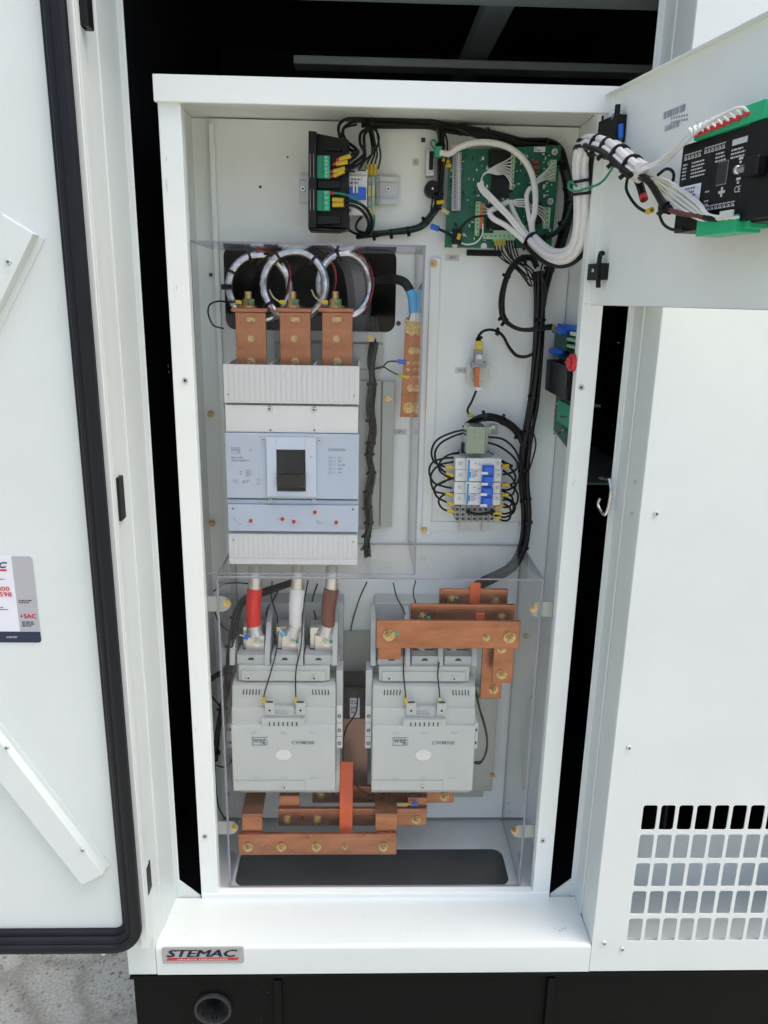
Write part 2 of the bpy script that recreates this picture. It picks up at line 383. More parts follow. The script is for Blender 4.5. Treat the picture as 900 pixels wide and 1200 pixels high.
# ================================================================== SETTING: ground
def ground():
    m = bpy.data.materials.new('sandy_paving'); m.use_nodes = True
    n = m.node_tree.nodes; l = m.node_tree.links; b = n['Principled BSDF']; b.inputs['Roughness'].default_value = .9
    tc = n.new('ShaderNodeTexCoord')
    vo = n.new('ShaderNodeTexVoronoi'); vo.feature = 'DISTANCE_TO_EDGE'; vo.inputs['Scale'].default_value = 5.5; vo.inputs['Randomness'].default_value = .9
    wn = n.new('ShaderNodeTexNoise'); wn.inputs['Scale'].default_value = 9; wn.inputs['Detail'].default_value = 4
    mx = n.new('ShaderNodeVectorMath'); mx.operation = 'MULTIPLY_ADD'; mx.inputs[1].default_value = (.10, .10, .10)
    l.new(tc.outputs['Object'], wn.inputs[0]); l.new(wn.outputs['Color'], mx.inputs[0]); l.new(tc.outputs['Object'], mx.inputs[2]); l.new(mx.outputs[0], vo.inputs[0])
    r = n.new('ShaderNodeValToRGB'); l.new(vo.outputs['Distance'], r.inputs[0])
    r.color_ramp.elements[0].position = .02; r.color_ramp.elements[0].color = (.35, .33, .25, 1)
    r.color_ramp.elements[1].position = .13; r.color_ramp.elements[1].color = (.48, .46, .37, 1)
    fn = n.new('ShaderNodeTexNoise'); fn.inputs['Scale'].default_value = 160; fn.inputs['Detail'].default_value = 6; l.new(tc.outputs['Object'], fn.inputs[0])
    f2 = n.new('ShaderNodeTexNoise'); f2.inputs['Scale'].default_value = 14; f2.inputs['Detail'].default_value = 6; l.new(tc.outputs['Object'], f2.inputs[0])
    ov = n.new('ShaderNodeMix'); ov.data_type = 'RGBA'; ov.blend_type = 'OVERLAY'; ov.inputs[0].default_value = .55
    l.new(r.outputs[0], ov.inputs[6]); l.new(fn.outputs[0], ov.inputs[7])
    o2 = n.new('ShaderNodeMix'); o2.data_type = 'RGBA'; o2.blend_type = 'OVERLAY'; o2.inputs[0].default_value = .15
    l.new(ov.outputs[2], o2.inputs[6]); l.new(f2.outputs[0], o2.inputs[7]); l.new(o2.outputs[2], b.inputs['Base Color'])
    ad = n.new('ShaderNodeMath'); ad.operation = 'MULTIPLY_ADD'; ad.inputs[1].default_value = .5; l.new(fn.outputs[0], ad.inputs[0]); l.new(vo.outputs['Distance'], ad.inputs[2])
    bp = n.new('ShaderNodeBump'); bp.inputs['Strength'].default_value = .6; bp.inputs['Distance'].default_value = .012
    l.new(ad.outputs[0], bp.inputs['Height']); l.new(bp.outputs[0], b.inputs['Normal'])
    M['ground'] = m
    g = MB('ground'); g.add([(-60, -60, 0), (60, -60, 0), (60, 60, 0), (-60, 60, 0)], [(0, 1, 2, 3)])
    g.build('ground', kind='structure')
    M['stone'] = mat('gravel_stone', (.40, .39, .36), .9, var=.45, vscale=30)
    mb = MB('stone')
    for i in range(2600):
        x = R.uniform(-1.0, -.15); y = R.uniform(-.15, .75); k = noise.noise((x * 7, y * 7, 3))
        if k < .02 and R.random() < .8: continue
        mb.ball((x, y, .0005), R.choice((.0018, .0025, .0025, .004)) * R.uniform(.7, 1.3), None, (R.uniform(.7, 1.3), R.uniform(.7, 1.3), R.uniform(.5, .9)), 6)
    mb.build('gravel', kind='stuff', sharp=20)
ground()

# ================================================================== base skid
base = thing('base_skid', 'black painted steel base frame under the white canopy, with a round pipe hole', 'base frame', (0, -.1, 0))
hc = at(250, 1181, -.1)
mb = MB('skid')
bz1 = .338
x0b = at(158, 1165, -.1).x
HR = .026
holed_rect(mb, hc.x - .04, hc.x + .04, .0, bz1, hc.x - HR, hc.x + HR, hc.z - HR, hc.z + HR, HR * .999, lambda x, z, d: (x, -.1 + d, z), .008)
mb.box(x0b, hc.x - .04, -.1, -.092, 0, bz1); mb.box(hc.x + .04, 1.6, -.1, -.092, 0, bz1)
mb.build('front_rail', base)
MB('skid').box(x0b, x0b + .008, -.092, -.03, 0, bz1).build('end_rail', base)
MB('skid').box(x0b - .004, 1.6, -.106, -.06, bz1, bz1 + .006).build('top_flange', base, bevel=.001)
for px in (322, 639, 330 + 600):
    X = at(px, 1170, -.1).x; MB('skid').box(X, X + .012, -.108, -.1, 0, bz1 - .004).build('stiffener_rib', base, bevel=.001)
mb = MB('worn'); mb.ring(hc + V((0, -.006, 0)), YD, HR - .0002, HR + .0045, .05, 28); mb.build('pipe_collar', base, bevel=.0008)
mb = MB('worn')
for i in range(9):
    p = at(R.choice((R.uniform(170, 420), R.uniform(300, 345))), R.uniform(1144, 1198), -.1005); s_ = R.uniform(.0006, .0018)
    mb.add([p, p + V((s_ * 2, 0, -s_ * .8)), p + V((s_ * 1.2, 0, -s_ * 1.6)), p + V((-s_ * .5, 0, -s_ * .8))], [(0, 1, 2, 3)])
mb.build('paint_chips', base, kind='stuff')

# ================================================================== canopy
can = thing('generator_canopy', 'white sheet metal generator canopy standing open round the electrical cabinet', 'canopy', (0, -.105, .345))
ZT = 2.0; FY = -.105; ZB = .3465
XJL, XJR = -.3525, .343
XE = at(150, 1134, FY).x
mb = MB('white'); mb.prism([(XE, FY, ZB), (XJL, FY, ZB), (-.3445, 0, ZB), (-.3365, 0, ZB), (-.3365, .004, ZB), (XE, .004, ZB)], (0, 0, ZT - ZB)); mb.build('left_post', can, bevel=.003)
mb = MB('white'); mb.prism([(-.3484, -.07, .4005), (-.3433, -.003, .4005), (-.3457, -.003, .4005), (-.3508, -.07, .4005)], (0, 0, ZT - .4005)); mb.build('jamb_fold', can, bevel=.001)
mb = MB('white'); mb.prism([(XJR + .0015, FY + .0022, .3985), (XJR + .03, FY + .0022, .3985), (XJR + .03, -.0425, .3985), (XJR + .0022, -.0425, .3985)], (0, 0, ZT - .3985)); mb.build('right_post', can, bevel=.002)
mb = MB('white'); mb.prism([(XJR + .001, -.0405, .3985), (XJR + .03, -.0405, .3985), (XJR + .03, .004, .3985), (.3365, .004, .3985), (.3365, 0, .3985), (.3445, 0, .3985)], (0, 0, ZT - .3985)); mb.build('jamb_lip', can, bevel=.002)
mb = MB('white'); pr = [(FY, ZB), (FY, .3935)] + [(FY + .0065 - .0065 * math.cos(q * math.pi / 12), .3935 + .0065 * math.sin(q * math.pi / 12)) for q in range(1, 7)] + [(-.001, .40), (-.001, ZB)]
mb.prism([(XJL + .001, y, z) for y, z in pr], (XJR + .0013 - XJL - .001, 0, 0)); mb.build('sill', can, sharp=30)
for sx in (-1, 1):
    mb = MB('white'); mb.prism([(sx * .3366, .0035, .396), (sx * .3366, .0035, .434), (sx * .302, .0035, .402), (sx * .302, .0035, .396)], (0, -.0025, 0)); mb.build('corner_gusset', can)
MB('white').box(XE, 1.6, FY, 1.1, ZT, ZT + .04).build('roof', can, bevel=.004)
mb = MB('white'); mb.box(XE, 1.6, FY + .001, .004, 1.955, ZT); mb.build('header', can)
# right hand panel with punched grille
mb = MB('white'); th = .002
gx0, gp, gw = .4005, .0277, .0222; gz1, gpz, gh = .665, .0524, .0445
NC, NR = 14, 5; gx1 = gx0 + NC * gp; gzb = gz1 - NR * gpz
P = lambda x, z, d: (x, FY + d, z)
for i in range(NC):
    for j in range(NR):
        cx, cz = gx0 + i * gp, gz1 - (j + 1) * gpz
        mx, mz = (gp - gw) / 2, (gpz - gh) / 2
        holed_rect(mb, cx - mx, cx - mx + gp, cz, cz + gpz, cx, cx + gw, cz + mz, cz + mz + gh, .0042, P, th)
gxa = gx0 - (gp - gw) / 2; gxb = gxa + NC * gp
XP = XJR + .002
mb.box(XP, gxa, FY, FY + th, .3475, 1.955); mb.box(gxb, 1.6, FY, FY + th, .3475, 1.955)
mb.box(gxa, gxb, FY, FY + th, gz1, 1.955); mb.box(gxa, gxb, FY, FY + th, .3475, gzb)
gp_ = mb.build('grille_panel', can)
mb = MB('white'); mb.box(gxa - .02, gxb + .02, .030, .032, .37, at(820, 973, .03).z); mb.prism([(gxa - .02, .0298, .385), (gxa - .02, FY + .004, .407), (gxa - .02, FY + .004, .4005), (gxa - .02, .0298, .378)], (gxb - gxa + .04, 0, 0)); mb.build('air_baffle', can)
for px, py in ((769, 602), (737, 876), (708, 1105), (729, 1112), (860, 700)):
    if px != 860: screw(can, at(px, py, FY - .0002), (0, -1, 0), .0042, 'zinc')
for px, py in ((745, 565), (741, 602)):
    screw(can, atx(px, py, .3437), (-1, -.03, 0), .0028, 'zinc', 'rivet')
# interior lining
mb = MB('dark'); x0, x1, y1 = XE + .012, 1.6, 1.0
mb.box(x0, x1, y1, y1 + .02, .345, ZT); mb.box(x0 - .02, x0, .005, y1, .345, ZT); mb.box(x1, x1 + .02, FY, y1, .345, ZT)
mb.box(x0, x1, .005, y1, ZT - .03, ZT - .002); mb.box(x0, x1, .006, y1, .346, .352)
mb.box(.5, .505, .034, 1.0, .353, ZT - .03)
mb.build('interior_lining', can)
MB('white').box(XE, XE + .0115, .005, 1.02, ZB, ZT).build('end_panel', can)
zb = 1.82
def topbox(p0, p1, w_, h_, name):   # beams under the roof
    p0, p1 = V(p0), V(p1); d = (p1 - p0).normalized(); sdv = d.cross(ZD).normalized()
    mb = MB('beam'); mb.prism([p0 - sdv * w_ / 2, p0 + sdv * w_ / 2, p0 + sdv * w_ / 2 + ZD * h_, p0 - sdv * w_ / 2 + ZD * h_], p1 - p0); return mb.build(name, can, bevel=.002)
a_ = atz(590, 2, zb); b_ = atz(548, 96, zb)
topbox((a_.x, a_.y - .05, zb), (a_.x, .99, zb), .042, .03, 'roof_beam')
c0 = atz(345, 75, 1.80); c1 = atz(768, 84, 1.80)
topbox((c0.x, c0.y, 1.795), (1.2, c0.y, 1.795), .045, .014, 'cross_beam')
topbox((-.2, .10, 1.793), (1.3, .10, 1.793), .05, .04, 'cross_beam')
p = atx(700, 475, .36)
mb = MB('beam'); q = at(693, 477, .16); mb.prism([(.302, .16, q.z), (.36, .16, q.z), (.345, .26, q.z), (.302, .32, q.z)], (0, 0, .004)); mb.build('inner_bracket', can)
mb = MB('beam'); q = at(700, 560, .2); mb.box(.302, .46, .16, .5, q.z - .003, q.z); mb.build('inner_shelf', can)
mb = MB('steel'); q = [at(714, 561, -.004), at(716, 575, -.01), at(713, 595, -.01), at(708, 603, -.006), at(701, 592, .01), at(703, 584, .012)]
mb.tube(q, .0026, 8); mb.tube([at(703, 560, .02), at(714, 562, -.004)], .0024, 8); mb.build('latch_hook', can)
# door hinges on the left post
for px, py, hgt in ((140, 583, .058), (172, 1027, .048), (101, 5, .05)):
    p = at(px, py, -.112); mb = MB('plastic_black'); mb.box(p.x - .005, p.x + .005, -.125, -.105, p.z - hgt / 2, p.z + hgt / 2); mb.cyl((p.x - .004, -.118, p.z - hgt / 2), (p.x - .004, -.118, p.z + hgt / 2), .006, 10)
    mb.build('door_hinge', can, bevel=.001)
# name plate
p0 = at(189, 1108, FY - .002); p1 = at(286, 1133, FY - .002)
mb = MB('plategrey'); zc = (p0.z + p1.z) / 2 + .0012; pw = p1.x - p0.x; ph_ = .0315; xc = (p0.x + p1.x) / 2
pr = [(x, FY - .0018, z) for x, z in rrect(p0.x, p1.x, zc - ph_ / 2, zc + ph_ / 2, .003)]
mb.prism(pr, (0, .0022, 0)); npl = mb.build('name_plate', can, bevel=.0004)
mb = MB('navy'); [mb.text('STEMAC', (xc - .0013 + dx, FY - .002 - abs(dx) * .05, zc + .0045), XD, ZD, .0135, 'navy', pw * .86, shear=.28) for dx in (-.0012, -.0006, 0, .0006, .0012)]; mb.build('lettering', npl)
mb = MB('redprint', 'inkwhite'); k = .0035
mb.add([(p0.x + .006, FY - .0021, zc - .0095), (p1.x - .010, FY - .0021, zc - .0095), (p1.x - .0075, FY - .0021, zc - .0042), (p0.x + .0085, FY - .0021, zc - .0042)], [(0, 1, 2, 3)], 'redprint')
mb.text('GRUPOS GERADORES', (xc - .001, FY - .0022, zc - .0068), XD, ZD, .0027, 'inkwhite', pw * .62, fat=.02); mb.build('red_strip', npl)
# dirt flecks on the sill
mb = MB('dirt')
for i in range(11):
    p = atz(R.gauss(659, 6), R.gauss(1088, 5), .4006); s_ = R.uniform(.0004, .0013)
    mb.add([p, p + V((s_ * 2.2, s_ * .3, 0)), p + V((s_ * 1.6, s_ * 1.3, 0)), p + V((-s_ * .3, s_, 0))], [(0, 1, 2, 3)])
mb.build('dirt_marks', can, kind='stuff')

mb = MB('dirt')
for (px, py, L_, Y, n_) in ((195, 200, 26, -.0024, 5), (205, 338, 14, -.0024, 3), (197, 430, 8, -.0024, 2), (228, 860, 9, -.0024, 2), (672, 560, 9, -.0024, 2)):
    for i in range(n_):
        a_ = at(px + R.uniform(-1.5, 1.5), py + R.uniform(-L_, L_), Y); w_ = R.uniform(.0002, .0005); l_ = R.uniform(.002, .010)
        mb.add([a_, a_ + V((w_, 0, 0)), a_ + V((w_ * 1.6, 0, -l_)), a_ + V((w_ * .8, 0, -l_))], [(0, 1, 2, 3)])
for i in range(14):
    a_ = at(R.uniform(300, 640), R.uniform(1112, 1134), FY - .0004); w_ = R.uniform(.0003, .0008); mb.add([a_, a_ + V((w_ * 2, 0, w_ * .3)), a_ + V((w_ * 1.3, 0, -w_)), a_ + V((-w_ * .3, 0, -w_ * .6))], [(0, 1, 2, 3)])
for i in range(34):
    px, py = R.choice(((R.uniform(700, 895), R.uniform(380, 1120)), (R.uniform(205, 690), R.uniform(1052, 1100)))); a_ = at(px, py, FY - .0003) if px > 700 and py > 380 and (py < 930 or px < 735) else atz(R.uniform(215, 680), R.uniform(1060, 1098), .4004); w_ = R.uniform(.0002, .0006); l_ = R.uniform(.0008, .0035)
    up = V((R.uniform(-1, 1), 0, R.uniform(-1, 1))) if a_.z > .41 else V((R.uniform(-1, 1), R.uniform(-1, 1), 0)); up.normalize(); sd_ = up.cross(YD if a_.z > .41 else ZD)
    mb.add([a_, a_ + sd_ * w_, a_ + sd_ * w_ + up * l_, a_ + up * l_], [(0, 1, 2, 3)])
mb.build('scuff_marks', can, kind='stuff')

# ---- left door, folded right back, its inner side facing us
DY = -.150
xd1 = -.350
dzb = at(60, 1119, DY).z + .001
dparent = MB('white')
dparent.box(-1.25, xd1 - .024, DY + .012, DY + .016, dzb + .012, 1.95)
dparent.box(-1.25, xd1, DY + .016, DY + .0405, dzb, 1.95)
door = dparent.build('door', can, bevel=.002, label='white canopy door folded back, inner side showing, with a black rubber seal')
mb = MB('white'); mb.box(xd1 - .012, xd1, DY + .008, DY + .016, dzb, 1.95); mb.build('door_lip', door, bevel=.0015)
sxc = (at(67, 0, DY).x + at(110, 600, DY).x + at(149, 1011, DY).x) / 3 - .001; szc = at(60, 1105, DY).z
def seal_path(off, yy):
    rr = .03 + off; cx, cz = sxc - .03, szc + .03
    pts = [(sxc + off, yy, 1.95), (sxc + off, yy, 1.2), (sxc + off, yy, .8)]
    for i in range(9):
        a = math.radians(-90 * i / 8); pts.append((cx + rr * math.cos(a), yy, cz + rr * math.sin(a)))
    return pts + [(-.7, yy, szc - off), (-1.2, yy, szc - off)]
mb = MB('rubber')
for off, yy, rr in ((-.0105, DY + .009, .0062), (-.003, DY + .002, .0078), (.0066, DY - .002, .0088)):
    mb.tube(seal_path(off, yy), rr, 10, sp=False)
mb.build('door_seal', door)
MB('whitesleeve').ball(at(121, 1118, DY - .001), .003, None, (1.2, .6, 1), 7).build('paint_fleck', door)
def stiffener(ax, ay, bx, by, half):
    """hat section with its end at (ax, ay) in the photo, running towards (bx, by)"""
    A = at(ax, ay, DY + .012); B = at(bx, by, DY + .012); d = (B - A).normalized(); s = d.cross(YD).normalized(); h = .014
    prof = [s * -half * 1.35, s * -half * 1.34 - YD * .0015, s * -half - YD * .0015, s * -half * .92 - YD * h, s * half * .92 - YD * h, s * half - YD * .0015, s * half * 1.34 - YD * .0015, s * half * 1.35]
    L = .45; mb = MB('white'); mb.prism([A + p for p in prof], d * L); return mb.build('stiffener', door, bevel=.0012)
stiffener(27, 264, -24, 371, .021)
stiffener(112, 1023, 0, 880, .0205)
for px, py in ((10, 307), (8, 876), (97, 996)): screw(door, at(px, py, DY - .0022), (0, -1, 0), .0036, 'zinc')
# sticker
mb = MB('sticker', 'stickergrey', 'navy', 'redprint', 'inkblack', 'inkwhite'); SY = DY + .0112
s0 = at(-60, 651, SY); s1 = at(47, 753, SY); xm = at(19, 700, SY).x; X1 = at(43, 700, SY).x; X0 = X1 - .135; Z1, Z0 = s0.z, s1.z; zb_ = Z0 + (Z1 - Z0) * .13
def q(x0, x1, z0, z1, mt, y=0): mb.add([(x0, SY - y, z0), (x1, SY - y, z0), (x1, SY - y, z1), (x0, SY - y, z1)], [(0, 1, 2, 3)], mt)
mb.prism([(x, SY, z) for x, z in rrect(X0, X1, Z0, Z1, .0045)], (0, .0006, 0), 'sticker')
rr_ = rrect(X0, X1, Z0, Z1, .0045); tr_, br_ = rr_[:6], rr_[18:]
mb.add([(x, SY - .0003, z) for x, z in tr_ + [(xm, Z1), (xm, zb_), (X1, zb_)]], [tuple(range(9))], 'stickergrey')
mb.add([(x, SY - .0003, z) for x, z in br_ + [(X1, zb_), (X0, zb_), (X0, Z0)]], [tuple(range(9))], 'navy')
H_ = Z1 - Z0
def tx(t, x, f, h, mt, wdt=None, al='C', sh=0, fat=.01): mb.text(t, (x, SY - .0004, Z0 + H_ * f), XD, ZD, h, mt, wdt, al, sh, fat)
def txr(t, xr, f, h, mt, wdt, sh=0, fat=.01): tx(t, xr - wdt / 2, f, h, mt, wdt, 'C', sh, fat)
txr('STEMAC', xm - .006, .90, .0085, 'navy', .06, .28, .035); q(xm - .068, xm - .008, Z0 + H_ * .83, Z0 + H_ * .85, 'redprint', .0004)
for f, wd in ((.76, .06), (.735, .055), (.71, .05), (.41, .06), (.385, .058), (.27, .062), (.235, .066)):
    mb.greek((xm - .006 - wd, SY - .0002, Z0 + H_ * f), XD, ZD, wd, .0021, 1, 'inkblack')
txr('0800', xm - .007, .63, .0065, 'redprint', .022); txr('598', xm - .005, .565, .0065, 'redprint', .016); 
mb.greek((xm + .003, SY - .0005, Z0 + H_ * .49), XD, ZD, X1 - xm - .006, .0028, 2, 'inkblack'); tx('SAC', (xm + X1) / 2 + .002, .315, .0062, 'redprint', .0165, fat=.03)
mb.add([(xm + .0028, SY - .0005, Z0 + H_ * .31), (xm + .005, SY - .0005, Z0 + H_ * .295), (xm + .005, SY - .0005, Z0 + H_ * .335)], [(0, 1, 2)], 'inkblack')
mb.greek((xm + .004, SY - .0005, Z0 + H_ * .24), XD, ZD, X1 - xm - .006, .0028, 3, 'inkblack'); tx('.com.br', xm - .012, .07, .0035, 'inkwhite', .015)
mb.build('service_sticker', door, label='white, grey and navy service sticker on the door')

# ================================================================== cabinet
cab = thing('control_cabinet', 'open white electrical cabinet inside the canopy, full of wiring', 'cabinet', (0, .1, .40))
CB = .2
mb = MB('white_lifted'); mb.box(-.3028, .3028, -.010, -.0022, 1.632, 1.664); mb.box(-.3028, .3028, -.0021, CB, 1.6605, 1.664); mb.build('header', cab, bevel=.0015)
for sx, nm in ((-1, 'frame_post'), (1, 'frame_post')):
    mb = MB('white_lifted'); mb.box(sx * .2705, sx * .3, -.002, .018, .401, 1.6555); mb.build(nm, cab, bevel=.0015)
    mb = MB('white_lifted'); mb.box(sx * .2975, sx * .2995, .0182, CB, .401, 1.6555); mb.build('side_wall', cab)
MB('white_lifted').box(-.2995, .2995, -.0035, .012, .3985, .4105).build('bottom_rail', cab, bevel=.0012)
MB('white_lifted').box(-.2974, .2974, -.0020, CB, 1.656, 1.6602).build('ceiling', cab)
# back mounting plate with the rounded cable opening
PB = .19
mb = MB('plate')
hL = at(263, 340, PB).x; hR = at(464, 340, PB).x; hT = at(365, 290, PB).z; hB = at(365, 388, PB).z
PP = lambda x, z, d: (x, PB + d, z)
PX0, PX1 = -.2695, .2965
holed_rect(mb, PX0, PX1, 1.25, 1.654, hL, hR, hB, hT, .016, PP, .003)
mb.box(PX0, PX1, PB, PB + .003, .415, 1.25)
mb.build('mounting_plate', cab)
MB('white_lifted').box(-.2975, PX0, CB - .004, CB, .412, 1.655).build('rear_strip', cab)
mb = MB('plate'); z_ = at(560, 617, PB).z; xa, xb = at(503, 617, PB).x, at(608, 617, PB).x
mb.box(xa, xb, PB - .0025, PB - .0003, z_ - .009, z_ + .009); mb.build('joint_strip', cab, bevel=.0008)
x_ = at(256, 200, PB).x
MB('plate').box(PX0, PX0 + .008, PB - .012, PB - .0003, .43, 1.645).build('plate_flange', cab, bevel=.0015)
x_ = at(641, 500, PB).x
# floor with opening
mb = MB('floorpaint'); fz = .408
f0 = atz(277, 1046, fz); f1 = atz(592, 994, fz)
fy1 = f1.y; holed_rect(mb, -.2974, .2974, .0125, CB - .0005, -.248, .235, .016, fy1, .02, lambda x, y, d: (x, y, fz - d), .002); mb.build('floor_plate', cab)
MB('floorpan').box(-.29, .29, .0, CB - .002, .372, .376).build('floor_sheet', cab)
for px, py, sx in ((217, 446, -1), (240, 980, -1), (681, 454, 1), (636, 985, 1)):
    p = at(px, py, -.0022); mb = MB('zinc', 'inkblack'); mb.ring(p, (0, -1, 0), .0022, .0047, .0012, 18); mb.cyl(p + V((0, .0004, 0)), p - V((0, .0003, 0)), .0023, 12, 'inkblack'); mb.build('rivet_nut', cab)
for px, py, s_ in ((496, 164, .0032), (493, 295, .0032), (467, 379, .004), (305, 219, .0022), (337, 184, .0015), (596, 941, .0016), (597, 951, .0016), (247, 322, .003)):
    p = at(px, py, PB - .0006); mb = MB('inkblack')
    if s_ == .0032: mb.box(p.x - s_, p.x + s_, p.y, p.y + .0005, p.z - s_, p.z + s_)
    else: mb.cyl(p, p + V((0, .0005, 0)), s_, 14)
    mb.build('plate_hole', cab)
mb = MB('rubber'); mb.pbox(547, 293, 588, 300, PB - .004, PB - .0003); mb.build('rubber_grommet', cab, bevel=.0015)
# galvanised brackets behind the breaker and the right contactor
for r_ in ((430, 447, 459, 615, .182), (447, 447, 461, 618, .172), (322, 388, 449, 400, .165), (322, 402, 449, 432, .176), (420, 446, 446, 620, .178)):
    MB('galv').pbox(*r_[:4], r_[4], r_[4] + .006).build('mounting_bracket', cab, bevel=.001)
for r_ in ((540, 818, 580, 927, .15), (520, 805, 570, 934, .16)): MB('galv').pbox(*r_[:4], r_[4], r_[4] + .008).build('mounting_bracket', cab, bevel=.001)
for px, py, Y in ((455, 467, .171), (434, 396, .164), (577, 909, .149), (427, 780, PB - .001), (247, 485, PB - .001), (249, 613, PB - .001), (616, 745, PB - .001)): bolt(cab, at(px, py, Y), (0, -1, 0), .0042)
# small paper labels on the plate
for px, py, t in ((530, 302, 'AF1'), (541, 434, 'FU1'), (469, 506, 'QF1'), (487, 190, 'Z1')):
    p = at(px, py, PB - .0005); mb = MB('paper', 'inkblack'); k = .011 if px != 487 else .005
    mb.box(p.x - k, p.x + k, p.y - .0002, p.y + .0004, p.z - .005, p.z + .005); mb.text(t, p + V((0, -.0006, 0)), XD, ZD, .0042, 'inkblack', .010 if px != 487 else .005); mb.build('label_tag', cab)
MB('galv').box(-.2972, -.2962, .03, .045, 1.41, 1.45).build('wall_clip', cab)

# ---- flap door with its own hinge, open towards us
FP = V((.2815, -.002, 0)); FD = V((.18, -.984, 0)).normalized(); FN = V((FD.y, -FD.x, 0))
def ftf(v): return FP + FD * v.x + FN * v.y + V((0, 0, v.z))
def fl(px, py, o):
    d = ray(px, py); k = ((FP + FN * o - CAM).dot(FN)) / d.dot(FN); q_ = CAM + d * k; return V(((q_ - FP).dot(FD), o, q_.z))
F = lambda px, py, o: ftf(fl(px, py, o))
fz0, fz1 = 1.392, 1.654
mb = MB('white_lifted', tf=ftf); mb.box(0, .58, -.0015, 0, fz0, fz1); mb.box(0, .58, .0, .009, fz1 - .0015, fz1); mb.box(0, .58, -.012, 0, fz0, fz0 + .0015); mb.box(0, .0015, 0, .012, fz0 + .002, fz1 - .004)
mb.box(.5785, .58, 0, .012, fz0, fz1)
flap = mb.build('flap_door', cab, bevel=.0006, label='small white upper door of the cabinet, swung open towards the viewer')
def fpart(name, mts, fn, parent=flap, bevel=0):
    mb = MB(*mts, tf=ftf); fn(mb); return mb.build(name, parent, bevel=bevel)
def hinge_a(mb):
    a = fl(703, 143, .012); b = fl(722, 166, .012); mb.box(a.x, b.x, .0, .014, b.z, a.z)
    mb.cyl((b.x - .004, .012, a.z - .004), (b.x - .004, .012, a.z + .011), .0035, 10); mb.cyl((a.x + .003, .01, a.z), (a.x + .003, .01, a.z + .007), .0016, 8)
fpart('flap_hinge', ('plastic_black',), hinge_a, bevel=.001)
def hinge_b(mb):
    a = fl(690, 310, .004); b = fl(709, 328, .004); mb.box(a.x, b.x, .0, .009, b.z, a.z)
    c = fl(705, 297, .009); e_ = fl(701, 337, .009); mb.tube([(c.x + .004, .009, c.z), (c.x - .003, .009, c.z - .001), (c.x - .005, .009, c.z - .02), (e_.x, .009, e_.z)], .0032, 8)
fpart('flap_latch', ('plastic_black',), hinge_b, bevel=.001)
p = fl(695, 317, .0095); screw(flap, ftf(p), FN, .0028)
def prn(mb):
    rr = random.Random(3)
    for (xa, ya, xb, yb) in ((777, 133, 803, 137), (779, 148, 796, 152)):
        a = fl(xa, ya + 3, .0006); b = fl(xb, yb - 6, .0006); n_ = 22
        hh = .0075 if ya == 133 else .006
        for i in range(n_):
            x = a.x + (b.x - a.x) * i / n_; w_ = (b.x - a.x) / n_ * rr.choice((.3, .5, .8)); z = a.z
            mb.add([(x, .0006, z - hh / 2), (x + w_, .0006, z - hh / 2), (x + w_, .0006, z + hh / 2), (x, .0006, z + hh / 2)], [(0, 1, 2, 3)])
    for yy in (140, 145):
        for i in range(7):
            a = fl(786 + i * 3, yy - i * .6, .0006); mb.add([(a.x, .0006, a.z), (a.x + .003, .0006, a.z), (a.x + .003, .0006, a.z + .0022), (a.x, .0006, a.z + .0022)], [(0, 1, 2, 3)])
fpart('barcode_print', ('inkfaint',), prn)
def stud(mb):
    a = fl(726, 137, .004); mb.cyl((a.x, 0, a.z), (a.x, .014, a.z), .004, 6); mb.cyl((a.x, .003, a.z), (a.x, .006, a.z), .0075, 12)
fpart('earth_stud', ('steel',), stud)

# ================================================================== clear covers
uc = thing('clear_cover', 'clear acrylic cover over the large breaker, upper of the two', 'cover', (-.1, .015, .986), 'clear acrylic covers over live parts')
UY, UX0, UX1, UZ0, UZ1 = .014, -.2695, .0515, .986, 1.4675; t_ = .003
MB('acrylic', 'acryledge').box(UX0, UX1, UY, UY + t_, UZ0, UZ1, 'acrylic', 'acryledge').build('front_panel', uc, bevel=0)
MB('acrylic', 'acryledge').box(UX0, UX1, UY + t_ + .0004, PB - .004, UZ1 - t_, UZ1 - .0003, 'acrylic', 'acryledge').build('top_panel', uc)
MB('acrylic', 'acryledge').box(UX1 - t_, UX1 - .0003, UY + t_ + .0004, PB - .004, UZ0, UZ1 - t_ - .0004, 'acrylic', 'acryledge').build('side_panel', uc)
xf = at(500, 450, PB - .004).x; xg = at(511, 450, PB - .004).x
MB('plate').box(xf, xg, PB - .005, PB - .0005, UZ0 + .01, at(505, 302, PB).z).build('fixing_flange', uc, bevel=.0008)
for px, py in ((508, 309), (497, 621)): bolt(uc, at(px, py, PB - .0055), (0, -1, 0), .0042)
lc = thing('clear_cover', 'clear acrylic box cover over the two contactors and copper bars', 'cover', (0, .012, .41), 'clear acrylic covers over live parts')
LY, LX0, LX1, LZ0, LZ1 = .011, -.2545, .2515, .412, .9815
MB('acrylic', 'acryledge').box(LX0, LX1, LY, LY + t_, LZ0, LZ1, 'acrylic', 'acryledge').build('front_panel', lc)
MB('acrylic', 'acryledge').box(LX0, LX1, LY + t_ + .0004, PB - .004, LZ1 - t_, LZ1 - .0003, 'acrylic', 'acryledge').build('top_panel', lc)
for xx in (LX0 + .0003, LX1 - t_): MB('acrylic', 'acryledge').box(xx, xx + t_ - .0003, LY + t_ + .0004, PB - .004, LZ0, LZ1 - t_ - .0004, 'acrylic', 'acryledge').build('side_panel', lc)
